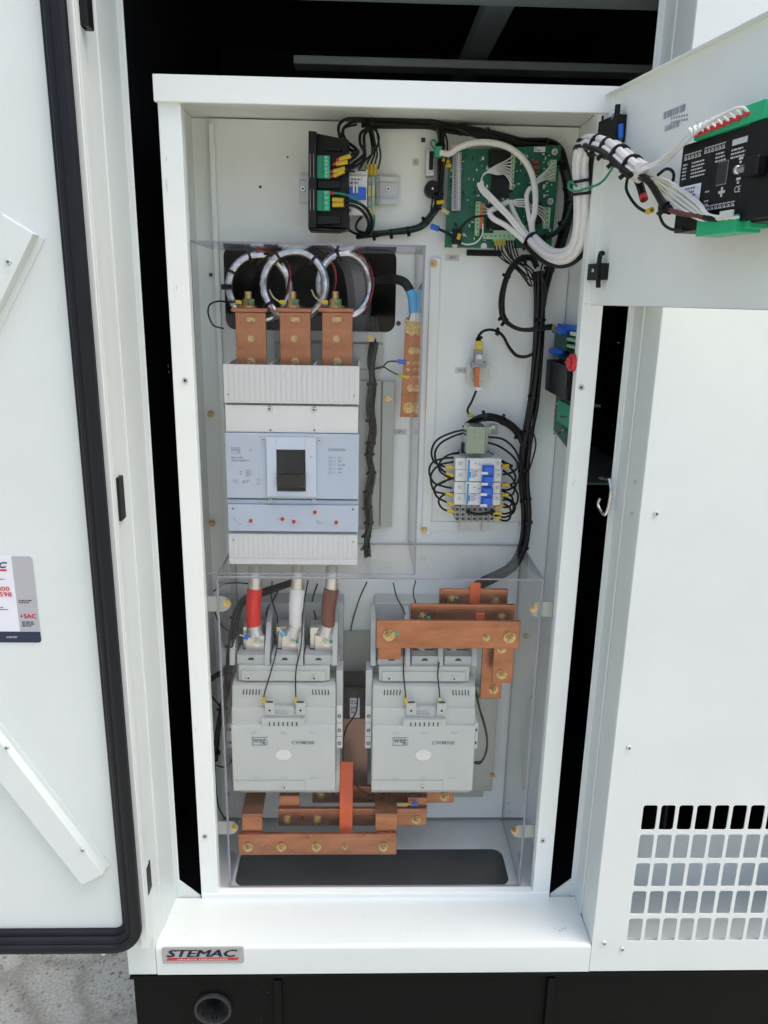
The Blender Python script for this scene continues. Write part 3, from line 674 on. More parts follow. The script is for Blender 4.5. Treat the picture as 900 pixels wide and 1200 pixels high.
for px, py, sx in ((266, 707, -1), (275, 969, -1), (625, 713, 1), (603, 973, 1)):
    p = at(px, py, .022); mb = MB('galv'); xa = p.x + sx * .012 * -1
    poly = []
    for i in range(9):
        a = math.radians(90 + 180 * i / 8); poly.append((p.x - sx * (-.003) + (-sx) * -1 * 0 + (math.cos(a) * .0125) * (1 if sx > 0 else -1) + sx * .004, .019, p.z + math.sin(a) * .0125))
    ex = sx * .297; poly = poly + [(ex, .019, poly[-1][2]), (ex, .019, poly[0][2])]
    mb.prism(poly, (0, .0025, 0)); br = mb.build('cover_bracket', cab)
    bolt(lc, at(px, py, LY - .0002), (0, -1, 0), .0042)

# ================================================================== main breaker
BY = .05
brk = thing('circuit_breaker', 'large white and pale blue moulded case breaker with black toggle', 'circuit breaker', at(342, 660, .1))
def pb(name, r_, Yf, Yb, mt, parent, bevel=.001): return MB(mt).pbox(*r_, Yf, Yb, mt).build(name, parent, bevel=bevel)
pb('body', (266, 474, 419, 624), BY + .012, .188, 'breakerw', brk, .002)
tcv = MB('ribbed'); zt = at(341, 428, BY).z; zb2 = at(341, 473, BY).z; xa = at(262, 450, BY).x; xb = at(421, 450, BY).x
tcv.box(xa, xb, BY, BY + .0025, zb2, zt)
nrib = 26
for i in range(nrib):
    x = xa + (xb - xa) * (i + .5) / nrib; tcv.box(x - (xb - xa) / nrib * .38, x + (xb - xa) / nrib * .38, BY - .0009, BY - .00005, zb2 + .002, zt - .0015)
for k in range(4):
    x = xa + (xb - xa - .0025) * k / 3; tcv.box(x, x + .0025, BY + .0026, .186, zb2, zt - .0005)
tcv.box(xa + .0026, xb - .0026, BY + .0027, .186, zb2, zb2 + .003)
tcv.build('terminal_cover', brk)
pb('upper_face', (264, 475.5, 420, 507), BY + .002, BY + .0118, 'breakerw', brk)
bcv = MB('ribbed'); zt2 = at(343, 626, BY).z; zb3 = at(343, 661, BY).z; xa2 = at(268, 640, BY).x; xb2 = at(419, 640, BY).x
bcv.box(xa2, xb2, BY, .186, zb3, zt2)
for i in range(nrib):
    x = xa2 + (xb2 - xa2) * (i + .5) / nrib; bcv.box(x - (xb2 - xa2) / nrib * .38, x + (xb2 - xa2) / nrib * .38, BY - .0008, BY - .00005, zb3 + .011, zt2 - .0015)
bcv.box(xa2, xb2, BY - .0012, BY - .0001, zb3, zb3 + .0085)
bcv.build('terminal_cover', brk)
cov = pb('front_cover', (264.5, 508.5, 420.5, 584.5), BY - .004, BY + .0118, 'breakerb', brk, .0015)
pb('front_cover', (266, 586, 420, 591), BY + .002, BY + .0117, 'breakerb', brk)
trip = pb('trip_unit', (267, 592, 420, 623), BY - .003, BY + .0117, 'breakerb', brk, .0012)
# toggle frame: four bars round the recessed window
FYb = BY - .010
tf_ = MB('breakerb2'); 
X0, X1 = at(312.5, 548, FYb).x, at(370.5, 548, FYb).x; Z1, Z0 = at(342, 513, FYb).z, at(342, 582, FYb).z
wx0, wx1 = at(324, 550, FYb).x, at(358, 550, FYb).x; wz1, wz0 = at(342, 527, FYb).z, at(342, 576, FYb).z
tf_.box(X0, wx0, FYb, BY - .0042, Z0, Z1); tf_.box(wx1, X1, FYb, BY - .0042, Z0, Z1); tf_.box(wx0, wx1, FYb, BY - .0042, wz1, Z1); tf_.box(wx0, wx1, FYb, BY - .0042, Z0, wz0)
tf_.build('toggle_frame', brk, bevel=.0006)
MB('handleblk').box(wx0, wx1, BY - .0056, BY - .0041, wz0, wz1).build('toggle_recess', brk)
zm = at(342, 554, FYb).z; zl = at(342, 568, FYb).z
tg = MB('handleblk'); tg.prism([(wx0 + .0015, BY - .0058, wz1 - .003), (wx0 + .0015, BY - .012, zm), (wx0 + .0015, BY - .022, zm - .001), (wx0 + .0015, BY - .022, zl), (wx0 + .0015, BY - .012, zl - .004), (wx0 + .0015, BY - .0058, wz0 + .002)], (wx1 - wx0 - .003, 0, 0)); tg.build('toggle', brk, bevel=.0008)
for px, py, s_ in ((316, 479, .0046), (368, 480, .0046)): screw(brk, at(px, py, BY + .0019), (0, -1, 0), s_)
for px, py in ((308, 515), (374, 516), (317, 587), (368, 587)): screw(brk, at(px, py, BY - .0042), (0, -1, 0), .0034)
for px, py in ((267, 462), (415, 464), (274, 633), (414, 635)): screw(brk, at(px, py, BY - .001), (0, -1, 0), .0018, 'zinc')
for px, py in ((317, 504), (368.5, 504), (273, 596), (413.5, 597)):
    p = at(px, py, BY - .0032 if py > 590 else BY + .0018); MB('inkblack').cyl(p, p + V((0, -.0004, 0)), .0015, 8).build('pin_hole', brk)
for px, py in ((294, 610), (331, 608), (344.5, 611), (369, 600), (394, 612)):
    p = at(px, py, BY - .0031); mb = MB('red', 'inkwhite', 'inkblack'); mb.cyl(p, p + V((0, -.0008, 0)), .0044, 16, 'inkwhite'); mb.cyl(p + V((0, -.0008, 0)), p + V((0, -.0022, 0)), .0032, 14, 'red'); mb.cyl(p + V((0, -.0022, 0)), p + V((0, -.0024, 0)), .0013, 6, 'inkblack'); mb.build('red_dial', brk)
mb = MB('inkfaint', 'ink'); ly = BY - .0043
def bx_frame(mb, px0, py0, px1, py1, Y, t, mt):
    a = at(px0, py0, Y); b = at(px1, py1, Y)
    for (x0, x1, z0, z1) in ((a.x, b.x, a.z - t, a.z), (a.x, b.x, b.z, b.z + t), (a.x, a.x + t, b.z + t, a.z - t), (b.x - t, b.x, b.z + t, a.z - t)):
        mb.add([(x0, Y, z0), (x1, Y, z0), (x1, Y, z1), (x0, Y, z1)], [(0, 1, 2, 3)], mt)
bx_frame(mb, 271, 524, 281.5, 531.5, ly, .0009, 'inkfaint'); mb.text('weg', at(276.2, 527.7, ly), XD, ZD, .0055, 'inkfaint', .0105, fat=.01)
mb.greek(at(271, 537, ly), XD, ZD, .030, .0045, 2, 'inkfaint'); mb.greek(at(281, 550, ly), XD, ZD, .006, .0042, 3, 'inkfaint'); mb.greek(at(288, 552, ly), XD, ZD, .012, .0028, 4, 'inkfaint'); mb.greek(at(292, 528, ly), XD, ZD, .007, .003, 2, 'inkfaint')
mb.text('CE', at(276, 564, ly), XD, ZD, .005, 'inkfaint'); mb.greek(at(284, 564, ly), XD, ZD, .014, .003, 2, 'inkfaint'); mb.text('UK', at(303, 562, ly), XD, ZD, .0035, 'inkfaint'); mb.text('CA', at(303, 566.5, ly), XD, ZD, .0035, 'inkfaint')
mb.text('DWB1000', at(395, 527, ly), XD, ZD, .0042, 'ink', .025)
for i, t in enumerate(('220 V', '380 V', '415 V', '440 V', '690 V')):
    mb.text(t, at(389, 536 + i * 4.4, ly), XD, ZD, .0032, 'inkfaint', .011); mb.greek(at(396, 536.8 + i * 4.4, ly), XD, ZD, .012, .0036, 1, 'inkfaint')
mb.greek(at(363, 536, FYb - .0003), XD, ZD, .005, .003, 1, 'inkfaint'); mb.greek(at(363, 568, FYb - .0003), XD, ZD, .005, .003, 1, 'inkfaint')
mb.build('printed_markings', cov)
mb = MB('inkfaint'); ly = BY - .0034; pl = [at(273, 606, ly), at(280, 614, ly), at(284, 614, ly)]
mb.tube(pl, .0004, 4, sp=False)
mb.greek(at(371, 611, ly), XD, ZD, .012, .003, 2, 'inkfaint'); mb.greek(at(325, 609, ly), XD, ZD, .004, .003, 1, 'inkfaint'); mb.greek(at(349, 613, ly), XD, ZD, .004, .003, 1, 'inkfaint'); mb.build('printed_markings', trip)

# ---- three copper straps above the breaker
G1 = 'copper straps feeding the top of the large breaker'
for k, (xa, xb, wl) in enumerate(((276.5, 312, 'left'), (328, 364, 'middle'), (377.5, 413, 'right'))):
    Y0 = .095; xc_ = (xa + xb) / 2
    rt = thing('copper_strap', f'{wl} of the three upright copper straps entering the top of the breaker', 'busbar', at(xc_, 436, Y0), G1)
    a = at(xa, 400, Y0); b = at(xb, 400, Y0); z1 = at(xc_, 366, Y0).z; z0 = at(xc_, 434, Y0).z
    MB('copper').box(a.x, b.x, Y0, Y0 + .005, z0, z1 - .0002).build('upright', rt, bevel=.0012)
    MB('copper').box(a.x - .006, b.x + .002, Y0 - .001, PB + .09, z1, z1 + .006).build('top_bar', rt, bevel=.0015)
    bolt(rt, at(xc_ - (1 if k else 0), 397, Y0), (0, -1, 0), .0036); bolt(rt, at(xc_, 424, Y0), (0, -1, 0), .0046)
    MB('brass').pbox(xc_ - 6, 372, xc_ + 5, 377.5, Y0 - .004, Y0 - .0002).build('nut', rt, bevel=.0005)
    cx_ = at(xc_ - 2, 352, Y0 + .04).x; mb = MB('brass'); p = V((cx_, Y0 + .03, z1 + .0062)); mb.cyl(p, p + V((0, 0, .003)), .014, 18); mb.cyl(p + V((0, 0, .003)), p + V((0, 0, .013)), .0095, 6); mb.cyl(p + V((0, 0, .013)), p + V((0, 0, .024)), .0055, 12); mb.build('clamp_bolt', rt)
    MB('conn').ball(p + V((.005, -.0085, .008)), .003, None, (1, .5, 1.3), 7).build('paint_mark', rt)
    q0 = [at(xc_ - 11, 354.5, Y0 + .005), at(xc_ - 18, 354, Y0 + .005)]
    w_ = wire(('black sense wire looping left from the {} copper strap' if k == 0 else 'short yellow-sleeved sense wire on the {} copper strap').format(wl), ([at(262, 385, .16), at(250, 381, .15), at(244, 368, .14), at(246, 357, .13), at(256, 353, .11), at(266, 354, Y0 + .01), q0[1]] if k == 0 else [at(xc_ - 30, 340, .14), at(xc_ - 26, 348, .12), q0[1]]), .0014, 'wire_black' if k == 0 else 'paleyellow', 'sense wires on the copper straps')
    MB('yellow').cyl(q0[1], q0[0], .0032, 8).build('marker_sleeve', w_)
# ---- current transformers
G2 = 'coil rings round the incoming cables'
for k, (cx, cy, rr, sx, Y, ax, wl) in enumerate(((304, 337, .0485, .96, .150, (.12, -1, .08), 'left'), (345, 334, .0495, .97, .128, (-.1, -1, .12), 'middle'), (404, 334, .0470, .86, .146, (.25, -1, .05), 'right'))):
    c = at(cx, cy, Y); rt = thing('current_sensor_coil', f'{wl} clear-sleeved coil ring hanging behind the acrylic cover', 'current sensor', c, G2)
    MB('clearsleeve').torus(c, ax, rr, .0058, 36, 10, sx=sx).build('ring', rt)
    for q_ in ((.3, 1.1) if k != 1 else (.55, 2.2, 5.6)):
        ax_ = V(ax).normalized(); u = (ZD - ax_ * ZD.dot(ax_)).normalized(); v = ax_.cross(u); pp = c + u * rr * math.cos(q_) + v * rr * sx * math.sin(q_); tie(rt, pp, (-u * math.sin(q_) + v * math.cos(q_) * sx), .0082)
    if k == 0: MB('plastic_black').pbox(259, 333, 271, 339.5, .138, .15).build('clamp', rt, bevel=.001)
# dark cables coming through the opening
G3 = 'cables inside the rear opening'
for pts, r_, mt, lb in (([(330, 380, .3), (325, 350, .27), (335, 318, .24), (350, 300, .26), (360, 285, .33)], .016, 'wire_black', 'thick black cable rising behind the middle coil ring'),
                        ([(285, 372, .3), (283, 350, .27), (290, 325, .25), (300, 300, .27), (300, 285, .33)], .015, 'wire_black', 'thick black cable rising behind the left coil ring'),
                        ([(418, 392, .3), (421, 360, .27), (418, 325, .26), (410, 305, .28), (395, 288, .34)], .021, 'greycon', 'thick grey cable seen through the right coil ring')):
    wire(lb, path3(pts), r_, mt, G3, 'cable', 'power_cable')
for pts, lb in (([(300, 292, .15), (330, 300, .14), (340, 320, .14), (336, 345, .15), (330, 365, .17)], 'red wire twisted past the left coil ring'),
                ([(352, 288, .16), (378, 295, .15), (393, 318, .14), (390, 345, .15), (375, 366, .17)], 'red wire twisted past the middle coil ring'),
                ([(400, 290, .17), (425, 300, .15), (437, 325, .14), (434, 350, .14), (425, 368, .16)], 'red wire twisted past the right coil ring')):
    pr = path3(pts); w_ = wire(lb, pr, .0014, 'wire_red', 'red coil wires'); MB('wire_black').tube([p + V((.002 * math.sin(i * 2), -.001, .003 * math.cos(i * 2))) for i, p in enumerate(pr)], .0013, 7).build('conductor', w_)
harness('cable_bundle', 'black bundle arching over the middle coil ring inside the opening', 'cable', path3([(303, 312, .155), (318, 297, .15), (342, 289, .15), (365, 292, .155), (385, 306, .16)]), 5, .0045, .0022, G3)
# ---- earth bar
eb = thing('earth_bar', 'upright copper earth bar with brass bolts right of the breaker', 'busbar', at(481, 489, .15))
EY = .150
a = at(472.5, 430, EY); b = at(490.5, 430, EY); zt = at(483, 372, EY).z; zb4 = at(481, 489, EY).z; sl = .003
mb = MB('copper'); mb.prism([(a.x - sl, EY, zb4), (b.x - sl, EY, zb4), (b.x + sl, EY, zt), (a.x + sl, EY, zt)], (0, .006, 0)); mb.build('bar', eb, bevel=.0008)
MB('brass').pbox(474.5, 374, 492, 391, EY - .004, EY - .0002).build('lug', eb, bevel=.0008)
for px, py, r_ in ((483, 386, .007), (482.5, 411, .0042), (481, 455, .0042), (479, 478, .0065)): bolt(eb, at(px, py, EY - (.0041 if py == 386 else .0001)), (0, -1, 0), r_)
for px in (478, 486):
    for py in (425, 433, 441): bolt(eb, at(px - (py - 433) * .03, py, EY - .0001), (0, -1, 0), .0033, washer=False)
ec = thing('earth_cable', 'thick black earth cable with a light blue sleeve bending down to the copper bar', 'cable', at(484, 372, .15))
MB('wire_black').tube(path3([(430, 332, .28), (447, 328, .21), (462, 327, .165), (474, 331, .15), (481, 341, .147)]), .0072, 12).build('conductor', ec)
MB('bluelt').tube(path3([(480.5, 340, .147), (483.5, 350, .147), (484.5, 366, .147)]), .0076, 12).build('sleeve', ec)
MB('tin').tube(path3([(484.5, 366, .147), (484, 371, .147), (483.5, 376, .147)]), .006, 10, r1=.008).build('lug_barrel', ec)
h1 = harness('wire_harness', 'thin black harness running upright between breaker and earth bar', 'wiring', path3([(437, 372, .185), (439, 395, .172), (435, 425, .168), (437, 450, .166), (434, 478, .166), (437, 505, .164), (434, 532, .166), (436, 558, .164), (431, 585, .166), (433, 612, .164), (429, 635, .166), (431, 652, .168)]), 7, .0048, .0023, 'black wire harnesses', (.28, .42, .5, .56, .63, .7, .76, .82, .88, .95), mats=['wire_black', 'wire_black', 'wire_black', 'wire_dgreen'], twist=3)
wire('black earth wire with a blue terminal at the copper bar', path3([(437, 433, .168), (448, 430, .160), (455, 424, .152), (466, 423.5, EY - .003), (476, 424.5, EY - .004)]), .0013, 'wire_black', 'earth wires', ends=((1, 'blue', .014, .0035),))
wire('dark earth wire with a yellow terminal at the copper bar', path3([(437, 432, .168), (449, 430, .158), (456, 434, .152), (466, 439, EY - .003), (477, 442.5, EY - .004)]), .0013, 'wire_dgreen', 'earth wires', ends=((1, 'yellow', .014, .0035),))

# ================================================================== contactors
def contactor(label):
    """built for the left contactor; X of its front -.244 .. -.072"""
    c = thing('contactor', label, 'contactor', (-.158, .12, .555), 'grey contactors')
    x0, x1 = -.2445, -.0725; W_ = x1 - x0; P_ = lambda f: x0 + W_ * f
    B = lambda nm, a, mt='body', bv=.0012, par=None: MB(mt).box(*a, mt).build(nm, par or c, bevel=bv)
    B('base', (x0 + .003, x1 + .010, .145, .188, .515, .885), 'body2')
    B('frame', (x0 + .001, x1 + .006, .095, .1449, .54, .80))
    # front cover: stepped block
    zA0, zA1, zA2, zA3 = .588, .7145, .7405, .7735
    mb = MB('body'); pr = [(.094, zA0 + .012), (.094, zA3 + .006), (.060, zA3 + .003), (.052, zA3), (.0475, zA2 + .0005), (.0415, zA2), (.038, zA1 + .0005), (.0315, zA1), (.029, zA1 - .004), (.029, zA0 + .003), (.032, zA0), (.094, zA0)]
    mb.prism([(x0, y, z) for y, z in pr], (W_, 0, 0)); fc = mb.build('front_cover', c, bevel=.0022)
    B('cover_seam', (P_(.02), P_(.70), .0284, .0289, .6115, .6122), 'inkfaint', 0); B('cover_seam', (P_(.70), P_(.703), .0284, .0289, zA0 + .003, .6122), 'inkfaint', 0)
    B('upper_block', (P_(.06), P_(.94), .062, .0949, zA3 + .0062, .806), 'body')
    B('upper_block', (P_(.09), P_(.90), .0585, .0618, zA3 + .007, .798), 'body')
    # centre bump with slots and coil terminals
    B('slot_bump', (P_(.29), P_(.71), .030, .046, zA1 - .003, zA1 + .011), 'body', .002)
    for f in (.33, .625): 
        B('coil_terminal', (P_(f) - .001, P_(f) + .0155, .036, .050, zA2 - .010, zA2 + .0125), 'body', .001)
        p = V((P_(f) + .0072, .0359, zA2 - .001)); mb = MB('zinc', 'inkblack'); mb.cyl(p, p + V((0, -.0008, 0)), .0032, 12); mb.cyl(p + V((0, -.0008, 0)), p + V((0, -.001, 0)), .0022, 8, 'inkblack'); mb.build('terminal_screw', c)
        B('wire_slot', (P_(f) + .002, P_(f) + .0125, .0355, .037, zA2 + .0128, zA2 + .0155), 'inkblack', 0)
    lb = B('rating_label', (P_(.395), P_(.60), .0378, .042, zA1 + .0125, zA2 + .004), 'body2', .0005)
    mb = MB('inkfaint'); mb.greek((P_(.42), .0376, zA2 - .004), XD, ZD, W_ * .16, .0045, 2, 'inkfaint', rnd=random.Random(2)); mb.build('printed_markings', lb)
    for i in range(7):
        x = P_(.365) + i * W_ * .0435; B('vent_slot', (x, x + .0019, .0294, .0300, zA1 - .0005, zA1 + .0065), 'inkblack', 0)
    for s0 in (.115, .77):
        for i in range(6):
            x = P_(s0) + i * W_ * .030; sh = .0012 if s0 < .5 else -.0012
            mb = MB('inkblack'); z0 = zA3 - .013; yy = .0487
            mb.prism([(x - sh, yy, z0), (x + .0017 - sh, yy, z0), (x + .0017, yy + .0036, z0 + .0115), (x, yy + .0036, z0 + .0115)], (0, .0015, 0)); mb.build('vent_slot', c)
    # print
    mb = MB('ink', 'inkfaint'); ly = .0286
    a = (P_(.20), .693); w2, h2, t2 = .0255, .0145, .0009
    for bx_ in ((a[0], a[0] + w2, a[1], a[1] + t2), (a[0], a[0] + w2, a[1] - h2, a[1] - h2 + t2), (a[0], a[0] + t2, a[1] - h2, a[1]), (a[0] + w2 - t2, a[0] + w2, a[1] - h2, a[1] - .004)):
        mb.box(bx_[0], bx_[1], ly - .0002, ly + .0002, bx_[2], bx_[3], 'ink')
    mb.text('weg', (a[0] + w2 / 2 - .0006, ly, a[1] - h2 / 2 - .0002), XD, ZD, .0108, 'ink', .0215, fat=.02)
    mb.text('CWM500', (P_(.69), ly, .684), XD, ZD, .0068, 'ink', .038, fat=.012)
    for f, t in ((.225, '1/L1'), (.505, '3/L2'), (.79, '5/L3')): mb.text(t, (P_(f), ly, .7025), XD, ZD, .0037, 'inkfaint', .0095)
    for f, t in ((.235, '2/T1'), (.505, '4/T2'), (.79, '6/T3')): mb.text(t, (P_(f), ly, .6165), XD, ZD, .0037, 'inkfaint', .0095)
    mb.build('printed_markings', fc)
    mb = MB('breakerw'); cx, cz = P_(.50), .6605; mb.prism([(cx + .0135 * math.cos(q * math.pi / 12), .0289, cz + .0105 * math.sin(q * math.pi / 12)) for q in range(24)], (0, -.0012, 0)); mb.build('oval_button', c, bevel=.0004)
    p = V((P_(.505), .0289, .5985)); screw(c, p, (0, -1, 0), .0042, 'zinc')
    for f in (.16, .79): screw(c, (P_(f), .0584, .787), (0, -1, 0), .0048, 'zinc')
    # terminal compartments: fins, sockets, pads
    for k, f in enumerate((.0, .335, .655, .985)):
        x = P_(f) - .004; mb = MB('body2'); mb.prism([(x, .064, .806), (x, .066, .826), (x, .10, .868), (x, .15, .882), (x, .15, .806)], (.0085, 0, 0)); mb.build('barrier_fin', c, bevel=.0008)
        mb = MB('inkfaint'); mb.prism([(x + .003, .0655, .822), (x + .003, .093, .858), (x + .003, .0955, .858), (x + .003, .0672, .822)], (.0022, 0, 0)); mb.build('fin_slot', c)
    for k in range(3):
        xa = P_((.045, .375, .695)[k]) + .002; xb = P_((.315, .635, .965)[k]) - .002; xm_ = (xa + xb) / 2
        B('socket_wall', (xa - .002, xb + .002, .068, .110, .806, .8225), 'body2', .0008)
        mb = MB('inkblack'); mb.prism([(xm_ - .006, .0678, .814), (xm_ + .006, .0678, .814), (xm_ + .003, .0678, .8185), (xm_ - .003, .0678, .8185)], (0, .0006, 0)); mb.build('key_hole', c)
        B('terminal_shade', (xm_ - .0165, xm_ + .0165, .0905, .1096, .8226, .8234), 'inkblack', 0)  # black strip painted in as the shade under the terminal pad
        B('terminal_pad', (xm_ - .0155, xm_ + .0155, .092, .125, .8236, .862), 'tin', .001)
    # auxiliary contact blocks at both flanks
    B('aux_block', (x1 + .0005, x1 + .0115, .060, .0948, .652, .80), 'body2')
    mb = MB('breakerw'); mb.box(x1 + .001, x1 + .0110, .058, .0599, .655, .735); ax = mb.build('aux_face', c, bevel=.0005)
    for z in (.664, .689, .716):
        p = V((x1 + .006, .0579, z)); mb = MB('zinc', 'inkblack'); mb.cyl(p, p + V((0, -.0006, 0)), .0033, 10, 'inkblack'); mb.cyl(p + V((0, -.0006, 0)), p + V((0, -.0009, 0)), .0017, 6); mb.build('terminal_screw', c)
    for z in (.6765, .7025): B('aux_line', (x1 + .0012, x1 + .0108, .0576, .0579, z, z + .0008), 'ink', 0, ax)
    B('aux_block', (x0 - .0095, x0 - .0005, .060, .0948, .652, .70), 'breakerw')
    for z in (.664, .689):
        p = V((x0 - .005, .0599, z)); MB('inkblack').cyl(p, p + V((0, -.0006, 0)), .003, 10).build('terminal_screw', c)
    return c
con1 = contactor('left grey contactor with red, white and brown sleeved cables on top')
con2 = copy_tree(con1); con2['label'] = 'right grey contactor under the stack of copper bars'
con2.location.x += .2332
# the right one is mirrored at its flanks: move its long auxiliary block to the inner side
for ch in [k for k in bpy.data.objects if k.parent == con2]:
    nm = ch.name.split('.')[0]
    if nm in ('aux_block', 'aux_face', 'terminal_screw') and ch.data:
        xs = [v.co.x for v in ch.data.vertices]; mid = (min(xs) + max(xs)) / 2
        if abs(mid) > .084:
            me = ch.data.copy(); ch.data = me
            for v in me.vertices: v.co.x = -v.co.x - .001
            me.flip_normals()
            for g in [k for k in bpy.data.objects if k.parent == ch]:
                g.data = g.data.copy()
                for v in g.data.vertices: v.co.x = -v.co.x - .001

# ---- cables from the breaker to the left contactor
G4 = 'cable links from breaker to left contactor'
for (xt, xb_, xl, mt, lb) in ((299, 297, 299, 'redsleeve', 'red sleeved cable link from breaker down to left contactor'), (349, 347, 341, 'whitesleeve', 'white sleeved cable link from breaker down to left contactor'), (389, 384, 380, 'brownsleeve', 'brown sleeved cable link from breaker down to left contactor')):
    rt = thing('cable_link', lb, 'cable', at(xl, 760, .095), G4); Y = .092
    MB('tin').tube(path3([(xt, 664, Y + .01), (xt, 678, Y), (xt, 686, Y)]), .011, 12, r1=.0105).build('lug', rt)
    MB('tin').tube(path3([(xt, 684, Y), (xt - .3, 689, Y), (xt - .5, 694, Y)]), .0115, 12).build('lug_barrel', rt)
    MB(mt).tube(path3([(xt - .3, 690, Y), ((xt + xb_) / 2 - 1, 708, Y - .004), (xb_, 732, Y)]), .0128, 14, r1=.0118).build('sleeve', rt)
    MB('tin').tube(path3([(xb_, 731, Y), ((xb_ + xl) / 2, 738, Y - .001), (xl, 744, Y - .002)]), .0112, 14, r1=.014).build('lug_barrel', rt)
    p = at(xl, 752, Y - .004); MB('tin').box(p.x - .0165, p.x + .0165, Y - .006, Y - .0005, p.z - .018, p.z + .012).build('lug', rt, bevel=.002)
    bolt(rt, (p.x + .004, Y - .0062, p.z), (0, -1, 0), .0062, mt='tin'); MB('conn' if xl != 299 else 'body2').ball((p.x + .010, Y - .0075, p.z + .002), .004, None, (1.1, .4, .9), 8).build('paint_mark', rt)
# ---- copper bars below
G5 = 'copper link bars between the contactors'
def bar(label, r_, Y, bolts, straps=(), group=G5, th=.008, mt='copper', mark=None):
    rt = thing('copper_bar', label, 'busbar', at((r_[0] + r_[2]) / 2, r_[3], Y), group)
    MB(mt).pbox(*r_, Y, Y + th).build('bar', rt, bevel=.0012)
    for px, py, s_ in bolts: bolt(rt, at(px, py, Y - .0002), (0, -1, 0), s_)
    for (sx0, sy0, sx1, sy1, Ys, dp) in straps:
        a = at(sx0, sy0, Ys); b = at(sx1, sy1, Ys)
        # strap comes down from the contactor, bends forward and ends on the bar's rear face
        zt_, zb_ = a.z, b.z; mb = MB(mt); t = .005; r = .006
        prof = [(Ys + dp, zt_ + .05), (Ys + dp, zt_ + .004)]
        pts = [(Ys + dp + t, zt_ + .05), (Ys + dp + t, zt_ + .001), (Ys + t, zt_ - .006), (Ys + t, zb_), (Ys, zb_), (Ys, zt_ - .002), (Ys + .002, zt_ + .001), (Ys + dp, zt_ + .006), (Ys + dp, zt_ + .05)]
        mb.prism([(a.x, y, z) for y, z in pts], (b.x - a.x, 0, 0)); mb.build('strap', rt, bevel=.001)
    if mark:
        for px, py in mark: MB('conn').ball(at(px, py, Y - .001), .0035, None, (1.2, .3, 1), 7).build('paint_mark', rt)
    return rt
bar('front copper bar, lowest of the three under the contactors', (279, 978, 465, 1002), .050, ((291, 992, .0062), (330, 992, .006), (371, 992, .006), (404, 992, .0036), (449.5, 992, .0062)), ((283, 955, 308, 984, .0585, .06), (440, 955, 465, 984, .0585, .06)))
bar('middle copper bar of the three under the contactors', (326, 948, 500, 968), .082, ((337, 960, .006), (372, 960, .006), (488, 960, .006)), ((327, 934, 351, 952, .0905, .04), (478, 936, 500, 952, .0905, .04)))
bar('rearmost copper bar of the three, half hidden under the contactors', (366, 922, 532, 941), .116, ((377, 930, .006), (520.5, 933, .006)), ())
# orange insulated riser
G6 = 'orange insulated risers'
orr = thing('insulated_riser', 'bright orange insulated riser behind the lowest copper bars', 'busbar', at(408, 980, .075), G6)
mb = MB('orange'); pr = [(407, 893, .104), (407, 918, .094), (407.5, 932, .084), (408, 948, .070), (408, 984, .066)]; L_ = [at(px - 8.5, py, Y) for px, py, Y in pr]
mb.prism([(0, p.y, p.z) for p in L_] + [(0, p.y + .004, p.z - .001) for p in reversed(L_)], (.0235, 0, 0)); mb.v = [v + V((L_[0].x, 0, 0)) for v in mb.v]; mb.build('sleeve', orr, bevel=.0015)
MB('copperdull').pbox(401, 842, 431, 925, .150, .156).build('plate', orr, bevel=.001)
MB('galv').pbox(396, 740, 436, 838, .183, .187).build('rear_plate', cab)
rel = thing('timer_relay', 'small black relay with a white label between the two contactors', 'relay', at(414, 842, .14))
MB('plastic_black').pbox(397, 806, 432, 842, .135, .182).build('body', rel, bevel=.0015); MB('plastic_black').pbox(400, 796, 428, 806, .150, .182).build('top_step', rel, bevel=.001)
mb = MB('sticker', 'ink'); mb.pbox(410, 818, 421.5, 841, .1344, .1349, 'sticker'); mb.greek(at(411, 822, .1342), XD, ZD, .013, .0045, 6, 'ink'); mb.build('white_label', rel)
# ---- copper bars upper right
G7 = 'copper bars stacked above the right contactor'
bar('front copper bar, longest of the stack above the right contactor', (441, 728, 609.5, 760), .050, ((456, 744, .0072), (570, 747, .0045), (597, 747, .0072)), (), G7, mark=((465, 743),))
bar('middle copper bar of the stack above the right contactor', (481.5, 709, 604, 727), .080, ((495, 723, .006), (588, 724, .006)), (), G7, mark=((502, 724),))
bar('rear copper bar, uppermost of the stack above the right contactor', (515, 691, 595, 710), .108, ((529, 703, .006), (581, 705, .006)), (), G7, mark=((535, 701),))
def drop(label, r_, Y, b): 
    rt = thing('copper_strap', label, 'busbar', at(r_[0], r_[3], Y), G7); MB('copper').pbox(*r_, Y, Y + .006).build('upright', rt, bevel=.0012)
    for px, py, s_ in b: bolt(rt, at(px, py, Y), (0, -1, 0), s_)
drop('upright copper strap hanging at the right end of the front bar', (578, 752, 602, 801), .0585, ((588, 790, .0062), (588, 761, .005)))
drop('lower copper strap half behind its neighbour right of the contactor', (565, 722, 590, 819), .090, ((578.5, 808, .0055),))
drop('short copper strap from the rear bar down to the contactor', (516, 700, 543, 768), .117, ())
drop('short copper strap from the middle bar down to the contactor', (482, 720, 504, 768), .1, ())
drop('short copper strap under the left end of the front bar', (443, 752, 470, 773), .0585, ())
for px in (494, 531): bolt(con2, at(px, 761, .095), (0, -1, 0), .006, mt='tin')
or2 = thing('insulated_riser', 'short orange insulated riser among the upper right copper bars', 'busbar', at(557, 735, .09), G6)
for r4, Y in (((550.5, 683, 563, 709), .1045), ((557, 719, 568, 731), .0765)): MB('orange').pbox(*r4, Y, Y + .0032).build('sleeve', or2, bevel=.0015)
